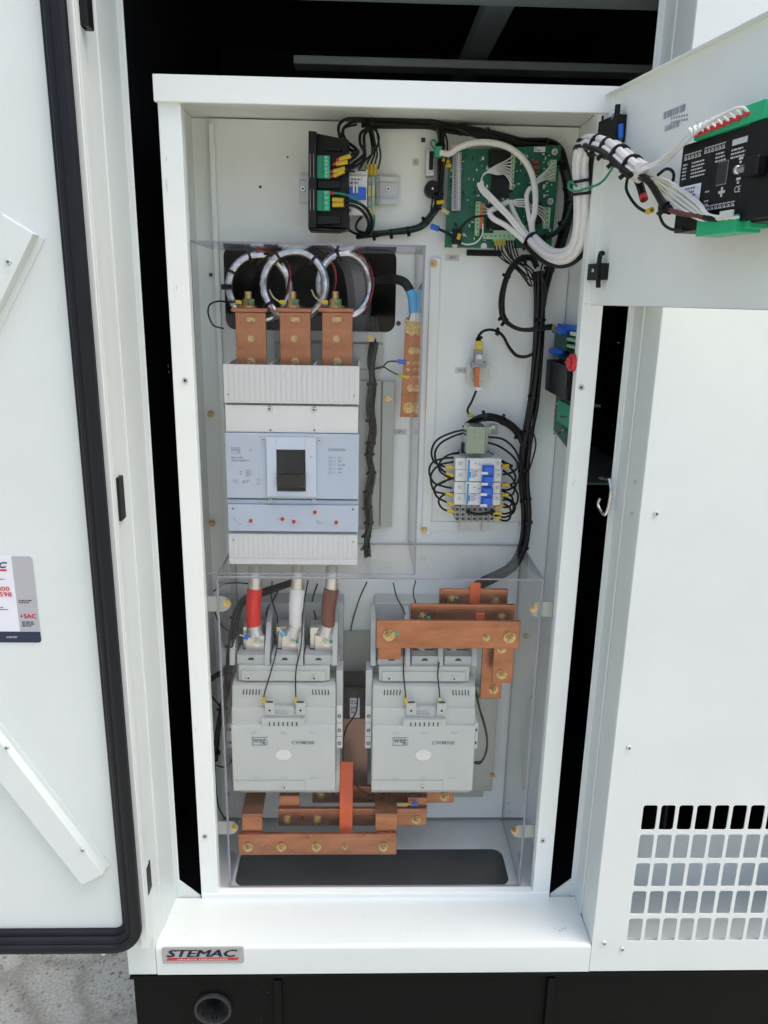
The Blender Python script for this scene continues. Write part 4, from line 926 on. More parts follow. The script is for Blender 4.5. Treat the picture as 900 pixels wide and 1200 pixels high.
# ---- loose control wires in the lower box
G8 = 'thin control wires inside the lower cover'
CW = [
 ('thin black wire down to the left coil terminal of the left contactor', [(319, 681, .15), (318, 700, .14), (325, 725, .12), (325, 755, .068), (318, 785, .055), (310, 812, .042), (308.5, 825, .040)], 'yellow'),
 ('thin black wire down to the right coil terminal of the left contactor', [(361, 680, .13), (355, 715, .085), (353, 755, .068), (347, 785, .055), (346.5, 812, .042), (347.5, 825, .040)], 'yellow'),
 ('thin black wire down to the left coil terminal of the right contactor', [(461, 683, .15), (465, 700, .13), (475, 722, .12), (473, 757, .075), (473, 790, .055), (475, 812, .042), (475, 826, .040)], 'yellow'),
 ('thin black wire down to the right coil terminal of the right contactor', [(487, 680, .15), (485, 700, .13), (500, 735, .11), (514, 765, .075), (513, 790, .055), (515, 812, .042), (515.5, 826, .040)], 'paleyellow'),
]
for lb, pts, em in CW: wire(lb, path3(pts), .0012, 'wire_black', G8, ends=((1, em, .013, .0027),))
for lb, pts in (('thin dark wire hanging on the back plate between the contactors', [(430, 682, .15), (420, 705, .17), (411, 740, .185), (412, 775, .185), (414, 786, .185)]),
                ('black wire from the relay looping down in front of the copper plate', [(419, 812, .13), (417, 835, .125), (405, 855, .13), (402, 880, .13), (405, 905, .12), (425, 927, .10), (440, 932, .1)]),
                ('black wire crossing from left wall to the red sleeved cable', [(250, 693, .10), (262, 685, .10), (275, 683, .10), (293, 684, .11)]),
                ('black wire from the left wall to the blue terminal on the first pole', [(250, 712, .09), (256, 728, .09), (266, 738, .088), (276, 742, .088), (288, 747, .083)]),
                ('black loop at the lower left aux block', [(254, 897, .06), (262, 899, .055), (270, 894, .055), (273, 885, .062)]),
                ('black wire sagging along the left wall to the lower bracket', [(252, 895, .06), (253, 920, .05), (256, 945, .045), (264, 960, .04)])):
    wire(lb, path3(pts), .0013, 'wire_black', G8)
wire('black loop at the right aux block of the right contactor', path3([(553, 770, .12), (556, 800, .10), (562, 830, .085), (570, 860, .075), (570, 880, .07), (563, 894, .065), (556, 894, .06)]), .0018, 'wire_black', G8)
wire('second black loop at the right aux block', path3([(555, 790, .11), (559, 820, .09), (567, 845, .08), (571, 868, .075), (566, 890, .07), (556, 893, .065)]), .0014, 'wire_black', G8)
wire('short wire with a yellow sleeve on the right contactor flank', path3([(552, 830, .075), (554, 845, .068), (554.5, 860, .064)]), .0012, 'wire_black', G8, ends=((1, 'yellow', .014, .0027),))
wire('short wire with a yellow sleeve on the left contactor flank', path3([(266, 835, .07), (266, 848, .066), (267.5, 861, .062)]), .0012, 'wire_black', G8, ends=((1, 'yellow', .014, .0027),))
for lb, p0, p1, mt in (('blue terminal wire on the first left pole', (281, 744), (291, 747.5), 'blue'), ('pale blue terminal wire on the second left pole', (324, 735), (333, 745), 'bluelt')):
    wire(lb, [at(*p0, .085), at((p0[0] + p1[0]) / 2, (p0[1] + p1[1]) / 2, .083), at(*p1, .082)], .0014, 'paleyellow', G8, ends=((1, mt, .007, .0042),))
wire('red, white and blue terminal wire under the front copper bar', path3([(492, 757, .1), (482, 761, .082), (472, 760, .074), (460, 758, .070)]), .0014, 'wire_red', G8, ends=((1, 'blue', .012, .0036),))
wire('blue and yellow terminal wire on the lower middle bar', path3([(466, 943, .082), (474, 943, .08), (490, 942, .08)]), .0014, 'yellow', G8, ends=((1, 'blue', .012, .0035),))
harness('wire_harness', 'black harness down the left side wall beside the left contactor', 'wiring', path3([(350, 679, .14), (320, 690, .13), (300, 697, .13), (285, 705, .12), (277, 722, .10), (273, 745, .085), (270, 770, .075), (267, 800, .065), (262, 830, .062), (256, 860, .06), (252, 893, .06)]), 5, .0048, .0024, 'black wire harnesses', (.2, .42, .55, .68, .8, .97))
harness('wire_harness', 'black branch running to the left wall behind the left contactor', 'wiring', path3([(243, 798, .035), (253, 792, .045), (262, 787, .06), (268, 780, .075)]), 4, .003, .0018, 'black wire harnesses', (.5,))
harness('wire_harness', 'thin black branch low on the left wall', 'wiring', path3([(243, 803, .035), (247, 815, .04), (255, 826, .055), (261, 832, .062)]), 2, .0016, .0015, 'black wire harnesses', (.3,))

# ================================================================== upper left: charger module, small breaker
dr = thing('din_rail', 'horizontal steel mounting rail behind the black module', 'rail', at(410, 222, .185), 'steel mounting rails')
DYr = .180
mb = MB('zinc'); mb.pbox(350.5, 207, 467, 238, DYr + .004, DYr + .0055); mb.pbox(350.5, 206, 467, 211.5, DYr - .003, DYr - .0015); mb.pbox(350.5, 232.5, 467, 238, DYr - .003, DYr - .0015)
mb.build('rail', dr)
for px in (355, 455): screw(dr, at(px, 221.5, DYr + .0038), (0, -1, 0), .0045)
ch = thing('charger_module', 'tall black module with two green plug connectors, upper left', 'module', at(384, 270, .14))
CY = .115
def ppoly(mb, pts, Yf, Yb, mt=None): mb.prism([at(px, py, Yf) for px, py in pts], (0, Yb - Yf, 0), mt)
mb = MB('plastic_black'); ppoly(mb, [(371, 156), (409, 164), (409, 268), (371, 266)], CY, .178); mb.build('housing', ch, bevel=.0015)
mb = MB('plastic_black'); ppoly(mb, [(361.5, 153), (371, 154), (371, 267), (361, 266)], CY - .02, .172); fr_ = mb.build('side_flange', ch, bevel=.0012)
for pl4, dd in (([(371, 252), (399, 253), (399, 262), (371, 263)], .012), ([(380, 172), (400, 173), (400, 177), (380, 176)], .008), ([(372, 211), (399, 211), (399, 221), (372, 221)], .006)):
    mb = MB('plastic_black'); ppoly(mb, pl4, CY - dd, CY - .0003); mb.build('raised_rib', ch, bevel=.001)
mb = MB('plastic_black'); ppoly(mb, [(361, 266), (405, 269), (396, 271), (362, 270)], CY - .01, .15); mb.build('foot', ch, bevel=.001)
for (y0, y1, n_) in ((182, 209, 6), (223, 247, 4)):
    mb = MB('conn'); mb.pbox(371.5, y0, 379, y1, CY - .010, CY - .0003); cn = mb.build('plug_socket', ch, bevel=.0006)
    mb = MB('conn2', 'inkblack'); mb.pbox(379, y0 + .3, 386.5, y1 - .3, CY - .0165, CY - .0003, 'conn2'); pl_ = mb.build('plug', ch, bevel=.0006)
    for i in range(n_):
        y = y0 + (i + .5) * (y1 - y0) / n_; p = at(382.5, y, CY - .0167); screw(ch, p, (0, -1, 0), .0019, 'steel')
mb = MB('inkwhite')
for (y0, y1) in ((180, 208), (222, 246)):
    a = at(364.8, y0, CY - .0203); b = at(364.8, y1, CY - .0203); mb.greek(V((a.x - .001, CY - .0202, a.z)), XD, ZD, .004, .005, 7 if y0 < 200 else 6, 'inkwhite')
    for xx in (363.3, 367.4):
        p = at(xx, y0, CY - .0203); mb.add([p, p + V((.0004, 0, 0)), V((p.x + .0004, p.y, b.z)), V((p.x, p.y, b.z))], [(0, 1, 2, 3)], 'inkwhite')
mb.build('printed_markings', fr_)
qb = thing('miniature_breaker', 'small white two pole breaker with a blue toggle on the horizontal rail', 'circuit breaker', at(417, 252, .15))
QY = .125
MB('breakerw').pbox(403, 198, 430.5, 252, QY + .006, .176).build('body', qb, bevel=.001)
MB('breakerw').pbox(404, 206, 430, 243, QY, QY + .0058).build('front', qb, bevel=.001)
MB('blue').pbox(405, 219, 429, 234, QY - .004, QY - .0002).build('toggle', qb, bevel=.0008); MB('breakerw').pbox(413.5, 215, 415.6, 226, QY - .006, QY - .0042).build('toggle_notch', qb); MB('breakerw').pbox(417.4, 215, 419.6, 226, QY - .006, QY - .0042).build('toggle_notch', qb)
mb = MB('navy', 'ink'); mb.pbox(407, 199.5, 416, 202, QY + .0055, QY + .0059, 'navy'); mb.pbox(419, 199, 429, 200.5, QY + .0055, QY + .0059, 'navy'); mb.greek(at(406, 211, QY - .0002), XD, ZD, .028, .005, 2, 'ink'); mb.build('printed_markings', qb)
for px in (410, 424): screw(qb, at(px, 210, QY), (0, -1, 0), .0022); screw(qb, at(px, 247, QY + .006), (0, -1, 0), .003)
G9 = 'rail terminals'
for k, (xa, xb, mt, lb) in enumerate(((431, 435, 'termgrey', 'grey rail terminal next to the small breaker'), (435.3, 439.5, 'connlt', 'pale green rail terminal in the middle of three'), (439.8, 445, 'termgrey', 'grey end stop on the rail right of the terminals'))):
    t_b = thing('rail_terminal', lb, 'terminal', at((xa + xb) / 2, 250, .16), G9)
    MB(mt).pbox(xa, 207 if k < 2 else 205, xb, 243 if k < 2 else 240, .148 if k < 2 else .16, .176).build('body', t_b, bevel=.0006); MB('paleyellow' if k < 2 else mt).pbox(xa + .4, 217, xb - .4, 230, .144 if k < 2 else .157, .1478 if k < 2 else .1597).build('centre_block', t_b, bevel=.0004)
    for y in (211, 238): p = at((xa + xb) / 2, y, (.148 if k < 2 else .16) - .0002); screw(t_b, p, (0, -1, 0), .0016, 'zinc')
# wires at the charger
G10 = 'black wires at the upper left module'
YB_ = .098
for lb, pts, em, er in (('black wire with yellow marker at the upper green plug, topmost', [(424, 139, .165), (405, 140, .16), (397, 148, .15), (399, 162, .14), (410, 175, .12), (416, 178, .112), (409, 183, .10), (398, 187, CY - .014)], 'yellow', 12),
                 ('black wire with yellow marker at the upper green plug, second', [(427, 141, .165), (411, 144, .158), (402, 152, .15), (405, 164, .14), (417, 174, .12), (419, 180, .11), (408, 189, .1), (394, 192, CY - .014)], 'yellow', 12),
                 ('black wire with yellow marker at the upper green plug, third', [(432, 150, .16), (423, 156, .15), (422, 168, .14), (427, 180, .12), (416, 190, .108), (405, 197, .1), (391, 201, CY - .014)], 'yellow', 12),
                 ('black wire with yellow marker at the upper green plug, lowest', [(434, 150, .16), (427, 158, .15), (427, 172, .135), (427, 186, .118), (416, 195, .108), (404, 200, .1), (391, 206, CY - .014)], 'yellow', 12)):
    w_ = wire(lb, path3(pts), .0023, 'wire_black', G10, ends=((1, 'yellow', .017, .0033),)); MB('red').cyl(at(pts[-1][0], pts[-1][1], CY - .014), at(pts[-1][0] - 4, pts[-1][1] + .5, CY - .014), .0022, 8).build('ferrule', w_)
for lb, pts, mt in (('black wire with yellow marker at the lower green plug', [(390, 234, CY - .014), (405, 235, .096), (420, 238, .094), (430, 246, .10), (436, 260, .13), (432, 274, .16), (420, 277, .175)], 'wire_black'),
                ('second black wire with yellow marker at the lower green plug', [(390, 240, CY - .014), (405, 240, .097), (417, 242, .095), (427, 250, .10), (432, 262, .13), (427, 275, .16), (418, 278, .175)], 'wire_black')):
    wire(lb, path3(pts), .0024, mt, G10, ends=((0, 'yellow', .017, .0033),))
wire('green earth wire leaving the lower green plug', path3([(387, 226, CY - .014), (400, 227, .096), (413, 231, .092), (425, 240, .095), (434, 250, .11), (438, 262, .14), (434, 275, .17)]), .0014, 'wire_green', G10, ends=((0, 'red', .006, .002),))
for i, (px, sx) in enumerate(((408, 0), (423, 0))):
    wire(('black wire from the bottom of the small breaker, left pole', 'black wire from the bottom of the small breaker, right pole')[i], path3([(px + 2 * i, 252, .15), (px - 1 - 4 * i, 262, .15), (px + 2 - 6 * i, 270, .155), (px + 12, 275, .17), (px + 20, 277, .178)]), .002, 'wire_black', G10)
for i, px in enumerate((430, 434.5, 439)):
    wire(('yellow-sleeved wire into the rail terminals, left', 'yellow-sleeved wire into the rail terminals, middle', 'yellow-sleeved wire into the rail terminals, right')[i], path3([(432 + i * 2, 150, .165), (435 + i * 2, 165, .16), (436 + i * 3, 180, .155), (px + 1, 190, .15), (px, 206, .148)]), .0015, ('wire_black', 'wire_black', 'wire_dgreen')[i], G10, ends=((1, 'yellow', .016, .0028),))
for i, px in enumerate((433, 437.5)):
    wire(('green wire under the rail terminals, left', 'green wire under the rail terminals, right')[i], path3([(px, 243, .148), (px + 1, 252, .15), (px + 1, 262, .155), (px - 2, 272, .172)]), .0016, 'wire_green', G10, ends=((0, 'paleyellow', .010, .0024),))
H = 'black wire harnesses'
harness('wire_harness', 'black harness along the cabinet ceiling and down the right side', 'wiring', path3([(424, 143, .172), (440, 144, .170), (470, 144, .170), (500, 145, .170), (518, 149, .172), (540, 152, .174), (562, 155, .174), (590, 162, .174), (612, 168, .174), (640, 169, .174), (653, 175, .172), (659, 190, .170), (664, 208, .168), (667, 235, .166), (663, 262, .165), (655, 290, .166), (645, 312, .168), (639, 335, .168), (634, 360, .168)]), 7, .0054, .0028, H, (.05, .28, .36, .5, .62, .7, .78, .9))
harness('wire_harness', 'thick black trunk of wires down the right of the mounting plate', 'wiring', path3([(631, 318, .168), (633, 345, .166), (632, 390, .165), (629, 430, .165), (625, 470, .165), (620, 500, .165), (615, 535, .163), (614, 565, .162), (617, 595, .162), (617, 620, .162), (612, 645, .160), (600, 664, .155), (582, 675, .155), (562, 685, .165), (548, 700, .178), (541, 722, .184)]), 9, .0066, .003, H, (.12, .26, .35, .44, .52, .58, .66, .74))
harness('wire_harness', 'black branch dropping along the left edge of the green board', 'wiring', path3([(513, 148, .17), (517, 160, .168), (517, 185, .166), (516, 215, .166), (514, 238, .168), (505, 253, .172), (494, 265, .176), (478, 270, .178), (458, 273, .178), (438, 275, .178), (418, 277, .178)]), 6, .0036, .0022, H, (.15, .35, .55, .7, .8, .9), mats=['wire_black', 'wire_black', 'wire_dgreen'])
harness('wire_harness', 'black loop from the green board terminals down to the blue relay plugs', 'wiring', path3([(629, 312, .155), (622, 302, .145), (608, 305, .142), (596, 320, .142), (589, 345, .145), (588, 365, .148), (592, 376, .15), (604, 384, .15), (620, 386, .148), (634, 384, .14), (646, 383, .125)]), 4, .0032, .0021, H, (.18, .33, .55, .6))
harness('wire_harness', 'black twin lead curving from the fuse terminal to the trunk', 'wiring', path3([(560, 400, .165), (562, 394, .16), (568, 389, .158), (578, 388, .16), (588, 394, .165), (596, 407, .17), (605, 416, .172), (616, 417, .17), (627, 412, .166)]), 2, .0018, .0022, H, (.06, .45))
wire('black twin lead from the bottom of the fuse terminal', path3([(558, 458, .165), (553, 470, .17), (548, 480, .172), (550, 486, .172), (556, 488, .17)]), .0019, 'wire_black', G10, ends=((1, 'yellow', .012, .0028),))
harness('wire_harness', 'black branch arching over the relay to the trunk', 'wiring', path3([(545, 503, .165), (555, 494, .16), (568, 489, .158), (582, 490, .16), (596, 497, .163), (608, 508, .165), (616, 522, .165)]), 7, .0045, .0024, H, (.1, .35, .6, .85))
# ================================================================== green control board
pc = thing('control_board', 'large green circuit board crowded with white cables, top of cabinet', 'circuit board', at(585, 292, .165))
KY = .165
mb = MB('pcb'); ppoly(mb, [(527, 176), (658, 170), (646, 291), (521, 290)], KY, KY + .003); pcb = mb.build('board', pc)
mb = MB('greycon'); ppoly(mb, [(531, 178), (541, 178), (540, 247), (529, 247)], KY - .010, KY - .0002); gs = mb.build('grey_connector_strip', pc, bevel=.0008)
mb = MB('inkwhite', 'inkblack')
for i in range(24):
    p = at(533, 181 + i * 2.72, KY - .0104); mb.box(p.x - .001, p.x + .001, p.y, p.y + .0003, p.z - .0009, p.z + .0009, 'inkblack'); p = at(537.5, 181 + i * 2.72, KY - .0104); mb.box(p.x - .0013, p.x + .0013, p.y, p.y + .0003, p.z - .0010, p.z + .0010, 'inkwhite')
mb.build('contact_rows', gs)
for r_ in ((573, 176, 599, 196), (577, 203, 597, 231), (572, 240, 592, 268), (618, 236, 634, 262)): MB('chip').pbox(*r_, KY - .009, KY - .0002).build('chip', pc, bevel=.0005)
for r_ in ((598, 178, 603, 222, 'connlt'), (557, 236, 562.5, 276, 'connlt'), (644, 187, 652, 212, 'connlt'), (637, 243, 645, 268, 'connlt'), (578, 270, 604, 283, 'connlt'), (566, 273, 579, 280, 'connlt')): 
    MB(r_[4]).pbox(*r_[:4], KY - .011, KY - .0002).build('terminal_strip', pc, bevel=.0006)
    n_ = max(2, int((r_[3] - r_[1] if r_[3] - r_[1] > r_[2] - r_[0] else r_[2] - r_[0]) / 4.6)); mb = MB('inkblack')
    for i in range(n_):
        f = (i + .5) / n_; px, py = ((r_[0] + r_[2]) / 2, r_[1] + f * (r_[3] - r_[1])) if r_[3] - r_[1] > r_[2] - r_[0] else (r_[0] + f * (r_[2] - r_[0]), (r_[1] + r_[3]) / 2)
        p = at(px, py, KY - .0113); mb.cyl(p, p + V((0, .0003, 0)), .0012, 6)
    mb.build('terminal_holes', pc)
MB('orangeplug').pbox(562.8, 238, 567, 268, KY - .0115, KY - .0002).build('orange_row', pc)
for r_ in ((624, 187, 632, 192), (625, 193, 632, 199), (626, 200, 632, 203)): MB('brownsleeve').pbox(*r_, KY - .008, KY - .0002).build('capacitor', pc, bevel=.0008)
mb = MB('sticker', 'ink'); mb.pbox(626, 172, 639, 178, KY - .0006, KY - .0001, 'sticker'); mb.greek(at(627, 174, KY - .0008), XD, ZD, .015, .003, 2, 'ink'); mb.build('white_label', pc)
MB('breakerw').pbox(580, 284, 602, 292, KY - .004, KY - .0002).build('label_pad', pc)
for px, py in ((533, 287), (567, 288.5), (650, 178), (645, 236), (531, 172.5)):
    p = at(px, py, KY - .0004); mb = MB('inkwhite', 'steel'); mb.ring(p, (0, -1, 0), .0025, .0048, .0006, 16, 'inkwhite'); mb.cyl(p, p + V((0, -.002, 0)), .0025, 8, 'steel'); mb.build('fixing_screw', pc)
mb = MB('inkwhite', 'chip', 'tin', 'brownsleeve'); rr = random.Random(11)
for i in range(230):
    px, py = rr.uniform(527, 648), rr.uniform(180, 285); p = at(px, py, KY - .0002); s1_, s2_ = rr.choice((.0006, .0009, .0016)), rr.choice((.0006, .001, .0022)); mt = rr.choice(('inkwhite', 'chip', 'chip', 'tin', 'inkwhite'))
    mb.box(p.x - s1_, p.x + s1_, p.y - rr.uniform(.0004, .002), p.y, p.z - s2_, p.z + s2_, mt)
mb.build('small_components', pc, kind='stuff')
MB('plastic_black').pbox(531, 268, 541, 286, KY - .012, KY - .0003).build('relay_block', pc, bevel=.001)
# white cables on the board
G11 = 'white cables on the green board'
WC = [
 ('white cable arching over the top of the green board', [(516, 179, .15), (527, 180, .145), (536, 174, .138), (552, 168, .133), (572, 167, .13), (594, 172, .127), (611, 184, .124), (622, 201, .12), (627, 222, .116), (627, 245, .112), (623, 266, .108), (628, 284, .104)], .0044, 3),
 ('flat white cable crossing the board towards the tie', [(563, 214, .128), (566, 222, .124), (578, 234, .12), (595, 251, .114), (610, 269, .108), (622, 284, .104)], .0042, 3),
 ('lower white cable bending over the black chip', [(596, 236, .135), (583, 243, .128), (574, 248, .124), (578, 256, .12), (592, 264, .115), (607, 276, .109), (619, 287, .104)], .0040, 3),
 ('short white cable from the middle connectors', [(599, 236, .135), (601, 246, .125), (609, 262, .114), (618, 275, .108), (626, 284, .104)], .0036, 2),
 ('white cable loop hanging beside the main arch', [(629, 222, .125), (621, 221, .124), (617, 232, .12), (620, 255, .113), (624, 272, .108), (630, 284, .104)], .0034, 2)]
for lb, pts, r_, n_ in WC:
    rt = thing('white_cable', lb, 'cable', at(*pts[0]), G11); 
    if lb.startswith('flat'):
        harness('', '', '', path3(pts), 4, .0032, .0024, mt='wire_white', parent=rt, twist=.3)
    else: MB('wire_white').tube(path3(pts), r_, 10).build('sheath', rt)
G12 = 'thin white wires plugged into the green board'
fan = []
for i in range(7): fan.append(([(563, 215, .13), (566 + i * .4, 206 - i * .6, .135), (578 + i * .8, 196 - i * .2 + i * 1.6, .14), (592, 189 + i * 2.6, .148), (600, 184 + i * 5.4, KY - .011)], 'left fan'))
for i in range(5): fan.append(([(626, 214 + i, .125), (632, 207 + i * 1.6, .135), (640, 200 + i * 2.5, .145), (649, 190 + i * 4.6, KY - .011)], 'upper right fan'))
for i in range(4): fan.append(([(622, 240 + i * 2, .122), (628, 240 + i * 3, .13), (635, 243 + i * 4, .14), (641, 247 + i * 6, KY - .011)], 'lower right fan'))
for i in range(4): fan.append(([(598, 236, .135), (606, 234 + i * 2.4, .132), (615, 234 + i * 2.8, .128), (621, 238 + i * 3, .122)], 'middle fan'))
for i in range(3): fan.append(([(575, 246, .126), (570, 244 + i * 3, .135), (566.5, 241 + i * 5, KY - .012)], 'orange row fan'))
cnt = {}
for pts, nm in fan:
    cnt[nm] = cnt.get(nm, 0) + 1; wire(f'thin white wire, {("first", "second", "third", "fourth", "fifth", "sixth", "seventh")[cnt[nm] - 1]} from the top in the {nm} on the green board', path3(pts), .00105, 'wire_white', G12 + ', ' + nm)
wire('thin white wire looping along the lower edge of the green board', path3([(566, 262, .15), (565, 275, .148), (558, 284, .148), (548, 286.5, .15), (541, 285, .155)]), .0012, 'wire_white', G12)
wire('black wire from the board relay arching to the white cables', path3([(537, 280, .15), (541, 266, .142), (552, 256, .138), (566, 253, .135), (580, 253, .133)]), .0018, 'wire_black', G10, ends=((0, 'yellow', .009, .003),))
ORD = ('first', 'second', 'third', 'fourth', 'fifth', 'sixth', 'seventh', 'eighth', 'ninth')
for i in range(8):
    x0_ = 581 + i * 3.1
    wire(f'thin black wire dropping from the green board, {ORD[i]} from the left', path3([(x0_, 282, KY - .012), (x0_ + R.uniform(0, 3), 292 + R.uniform(-2, 4), .146), (x0_ + 6 + (7 - i) * .9 + R.uniform(-2, 2), 304 + R.uniform(-3, 4), .148 + R.uniform(-.004, .004)), (605 + i * 2.7 + R.uniform(-3, 3), 318 + R.uniform(-4, 3), .156), (619 + i * 1.6, 331 + R.uniform(-4, 5), .164)]), .0012, 'wire_black', 'thin black wires dropping from the green board', ends=((0, 'yellow', .009, .0017),) if i < 4 else ())
bun = thing('white_cable_bundle', 'thick white cable bundle sweeping from the green board round to the flap door', 'cable', at(628, 285, .104))
cen = path3([(622, 280, .106), (632, 290, .09), (645, 299, .07), (660, 301, .05), (673, 293, .035), (680, 274, .022), (682, 250, .014), (682, 222, .010), (681, 195, .008), (683, 178, .000)])
cen += [F(688, 169, .022), F(700, 169, .026), F(717, 175, .030), F(736, 191, .032), F(751, 202, .034)]
P_c = spline(cen, 6); frc = frames(P_c)
for k in range(5):
    pts = []
    for i in range(0, len(P_c), 2):
        t, u, v = frc[i]; a = 2 * math.pi * k / 5 + .9 * i / len(P_c); rr = .0070; pts.append(P_c[i] + u * rr * math.cos(a) + v * rr * math.sin(a))
    MB('wire_white').tube(pts, .0050, 8, res=3).build('cable', bun)
pts = []
for i in range(0, len(P_c), 2):
    t = frc[i][0]; o_ = V((t.z, 0, -t.x)); o_ = o_.normalized() if o_.length > .2 else V((0, 0, -1)); pts.append(P_c[i] + o_ * .0125 + V((0, -.003, 0)))
MB('wire_black').tube(pts, .0034, 8, res=3).build('cable', bun)
for q_ in (.02, .49, .53, .66, .70, .80, .85, .90, .955):
    i = int(q_ * (len(P_c) - 1)); tie(bun, P_c[i], frc[i][0], .0136)
wire('green earth wire looped round the white bundle to the flap', [at(676, 218, -.002), at(668, 213, .005), at(667, 221, -.004), at(676, 224, -.012), at(686, 221, -.015), F(703, 215, .02), F(715, 201, .018), F(724, 182, .012), F(727, 166, .008), F(727.5, 146, .008)], .0016, 'wire_green', 'earth wires', ends=((1, 'blue', .016, .0034),))
harness('wire_harness', 'dark green and black branch curling under the right edge of the green board', 'wiring', path3([(662, 200, .165), (668, 225, .160), (667, 248, .156), (658, 266, .152), (645, 277, .148), (630, 278, .146), (617, 270, .150)]), 4, .0028, .0018, 'black wire harnesses', (.25, .5, .75), mats=['wire_dgreen', 'wire_black'])
for nm, pts, mt in (('first stray black wire above the green board', [(545, 151, .165), (556, 158, .150), (575, 160, .145), (592, 168, .15), (604, 172, .165)], 'wire_black'), ('second stray black wire above the green board', [(535, 150, .165), (560, 162, .152), (580, 168, .148), (600, 170, .155)], 'wire_dgreen'),
                    ('stray black wire hanging left of the green board', [(518, 150, .165), (524, 165, .155), (523, 185, .152), (519, 200, .155)], 'wire_black'), ('stray green wire by the grey metal socket', [(512, 168, .160), (508, 164, .155), (505, 168, .152), (509, 175, .152)], 'wire_green'),
                    ('loose black wire crossing the dark trunk high up', [(640, 300, .15), (634, 318, .146), (640, 340, .150), (636, 365, .150)], 'wire_black'), ('loose black wire beside the trunk near the relay', [(622, 500, .155), (628, 520, .150), (622, 545, .150), (616, 560, .155)], 'wire_black')):
    wire(nm, path3(pts), .0014, mt, 'stray wires round the green board')
for nm, pts, mt in (('thin black wire curling over the black module', [(418, 146, .165), (404, 150, .152), (400, 160, .142), (404, 172, .13), (402, 183, .115)], 'wire_black'), ('black wire draped before the small white breaker', [(436, 148, .165), (444, 160, .155), (440, 176, .148), (428, 188, .125), (421, 198, .12)], 'wire_black'),
                    ('thin green wire beside the yellow sleeves', [(441, 150, .165), (444, 168, .158), (446, 184, .154), (443, 198, .15)], 'wire_dgreen'), ('thin black wire behind the left contactor cables', [(330, 684, .16), (322, 700, .15), (312, 718, .14), (318, 740, .12), (330, 752, .11)], 'wire_black'),
                    ('thin black wire drooping between contactor poles', [(372, 684, .16), (366, 705, .15), (370, 728, .14), (362, 748, .12)], 'wire_black'), ('black wire curving along the floor of the clear box', [(398, 795, .16), (402, 806, .15), (404, 824, .15), (399, 842, .15)], 'wire_black')):
    wire(nm, path3(pts), .0015, mt, 'stray wires among the devices')
# small items left of the board
ds = thing('data_socket', 'small grey metal socket left of the green board', 'socket', at(504, 206, .17)); MB('zinc').pbox(499, 172, 509, 206, .168, .188).build('shell', ds, bevel=.001); MB('plastic_black').pbox(503, 177, 508, 199, .1665, .1679).build('insert', ds, bevel=.0005)
for y in (175, 203): screw(ds, at(503, y, .168), (0, -1, 0), .0018)
MB('conn').pbox(510, 171, 518, 184, .15, .166).build('plug', ds, bevel=.001)
bz = thing('buzzer', 'round black buzzer beside the green board', 'buzzer', at(507, 229, .17)); p = at(507, 221, .165); mb = MB('plastic_black'); mb.cyl(p, p + V((0, .022, 0)), .0122, 24); mb.ring(p + V((0, -.001, 0)), YD, .004, .0085, .0012, 20); mb.build('body', bz, bevel=.001); MB('steel').cyl(p + V((0, -.0006, 0)), p, .0016, 8).build('pin', bz)
wire('black lead with a blue plug beside the green board', path3([(505, 265, .155), (513, 268, .152), (522, 272, .15), (533, 277, .15)]), .0022, 'wire_black', G10, ends=((0, 'blue', .013, .0042), ))
for i, pts in enumerate(([(514, 185, .165), (522, 188, .16), (527, 190, .158)], [(513, 188, .165), (519, 193, .16), (529, 194, .158)], [(512, 240, .165), (516, 237, .162), (521, 236, .16)], [(510, 246, .165), (517, 245, .158), (526, 250, .152)])):
    wire(('yellow-sleeved wire at the top left corner of the board', 'second yellow-sleeved wire at the top left corner of the board', 'yellow-sleeved wire at the lower left edge of the board', 'pale-sleeved wire ends at the lower left edge of the board')[i], path3(pts), .0013, 'wire_black', G10, ends=((1, 'yellow' if i < 3 else 'paleyellow', .012, .003),))
for i, pts in enumerate(([(507, 230, .17), (506, 240, .17), (503, 252, .174), (492, 264, .177)], [(509, 230, .17), (510, 242, .17), (507, 254, .174), (498, 264, .177)])):
    wire(('left lead of the round buzzer', 'right lead of the round buzzer')[i], path3(pts), .0014, 'wire_black', G10)
# ================================================================== fuse terminal
fu = thing('fuse_terminal', 'small grey fuse terminal with an orange jumper on its own rail stub', 'terminal', at(559, 462, .17))
mb = MB('zinc'); mb.pbox(546.5, 429, 572, 448.5, .181, .183); mb.pbox(547, 427.5, 571, 430, .174, .181); ppoly(mb, [(554, 425), (578, 429), (577, 430.5), (553, 428)], .172, .174); mb.build('rail_stub', fu)
for px, py in ((551, 439), (567, 441)): screw(fu, at(px, py, .1809), (0, -1, 0), .0022)
MB('termgrey').pbox(557, 411, 566, 427, .155, .18).build('body', fu, bevel=.0008); MB('inkwhite').pbox(558.5, 416, 565, 421, .1543, .1549).build('marker', fu); MB('orangeplug').pbox(556.8, 431, 562, 453, .158, .172).build('jumper', fu, bevel=.0008); MB('breakerw').pbox(557.3, 453.5, 564.5, 458, .158, .172).build('end_cap', fu, bevel=.0006); MB('termgrey').pbox(553, 424.5, 570, 431, .16, .18).build('foot', fu, bevel=.0008)
MB('yellow').pbox(558, 399.5, 565.5, 411, .158, .164).build('marker_sleeve', fu, bevel=.001)
for px in (560, 564): p = at(px, 414, .1548); MB('inkblack').cyl(p, p + V((0, .0003, 0)), .0012, 6).build('hole', fu)
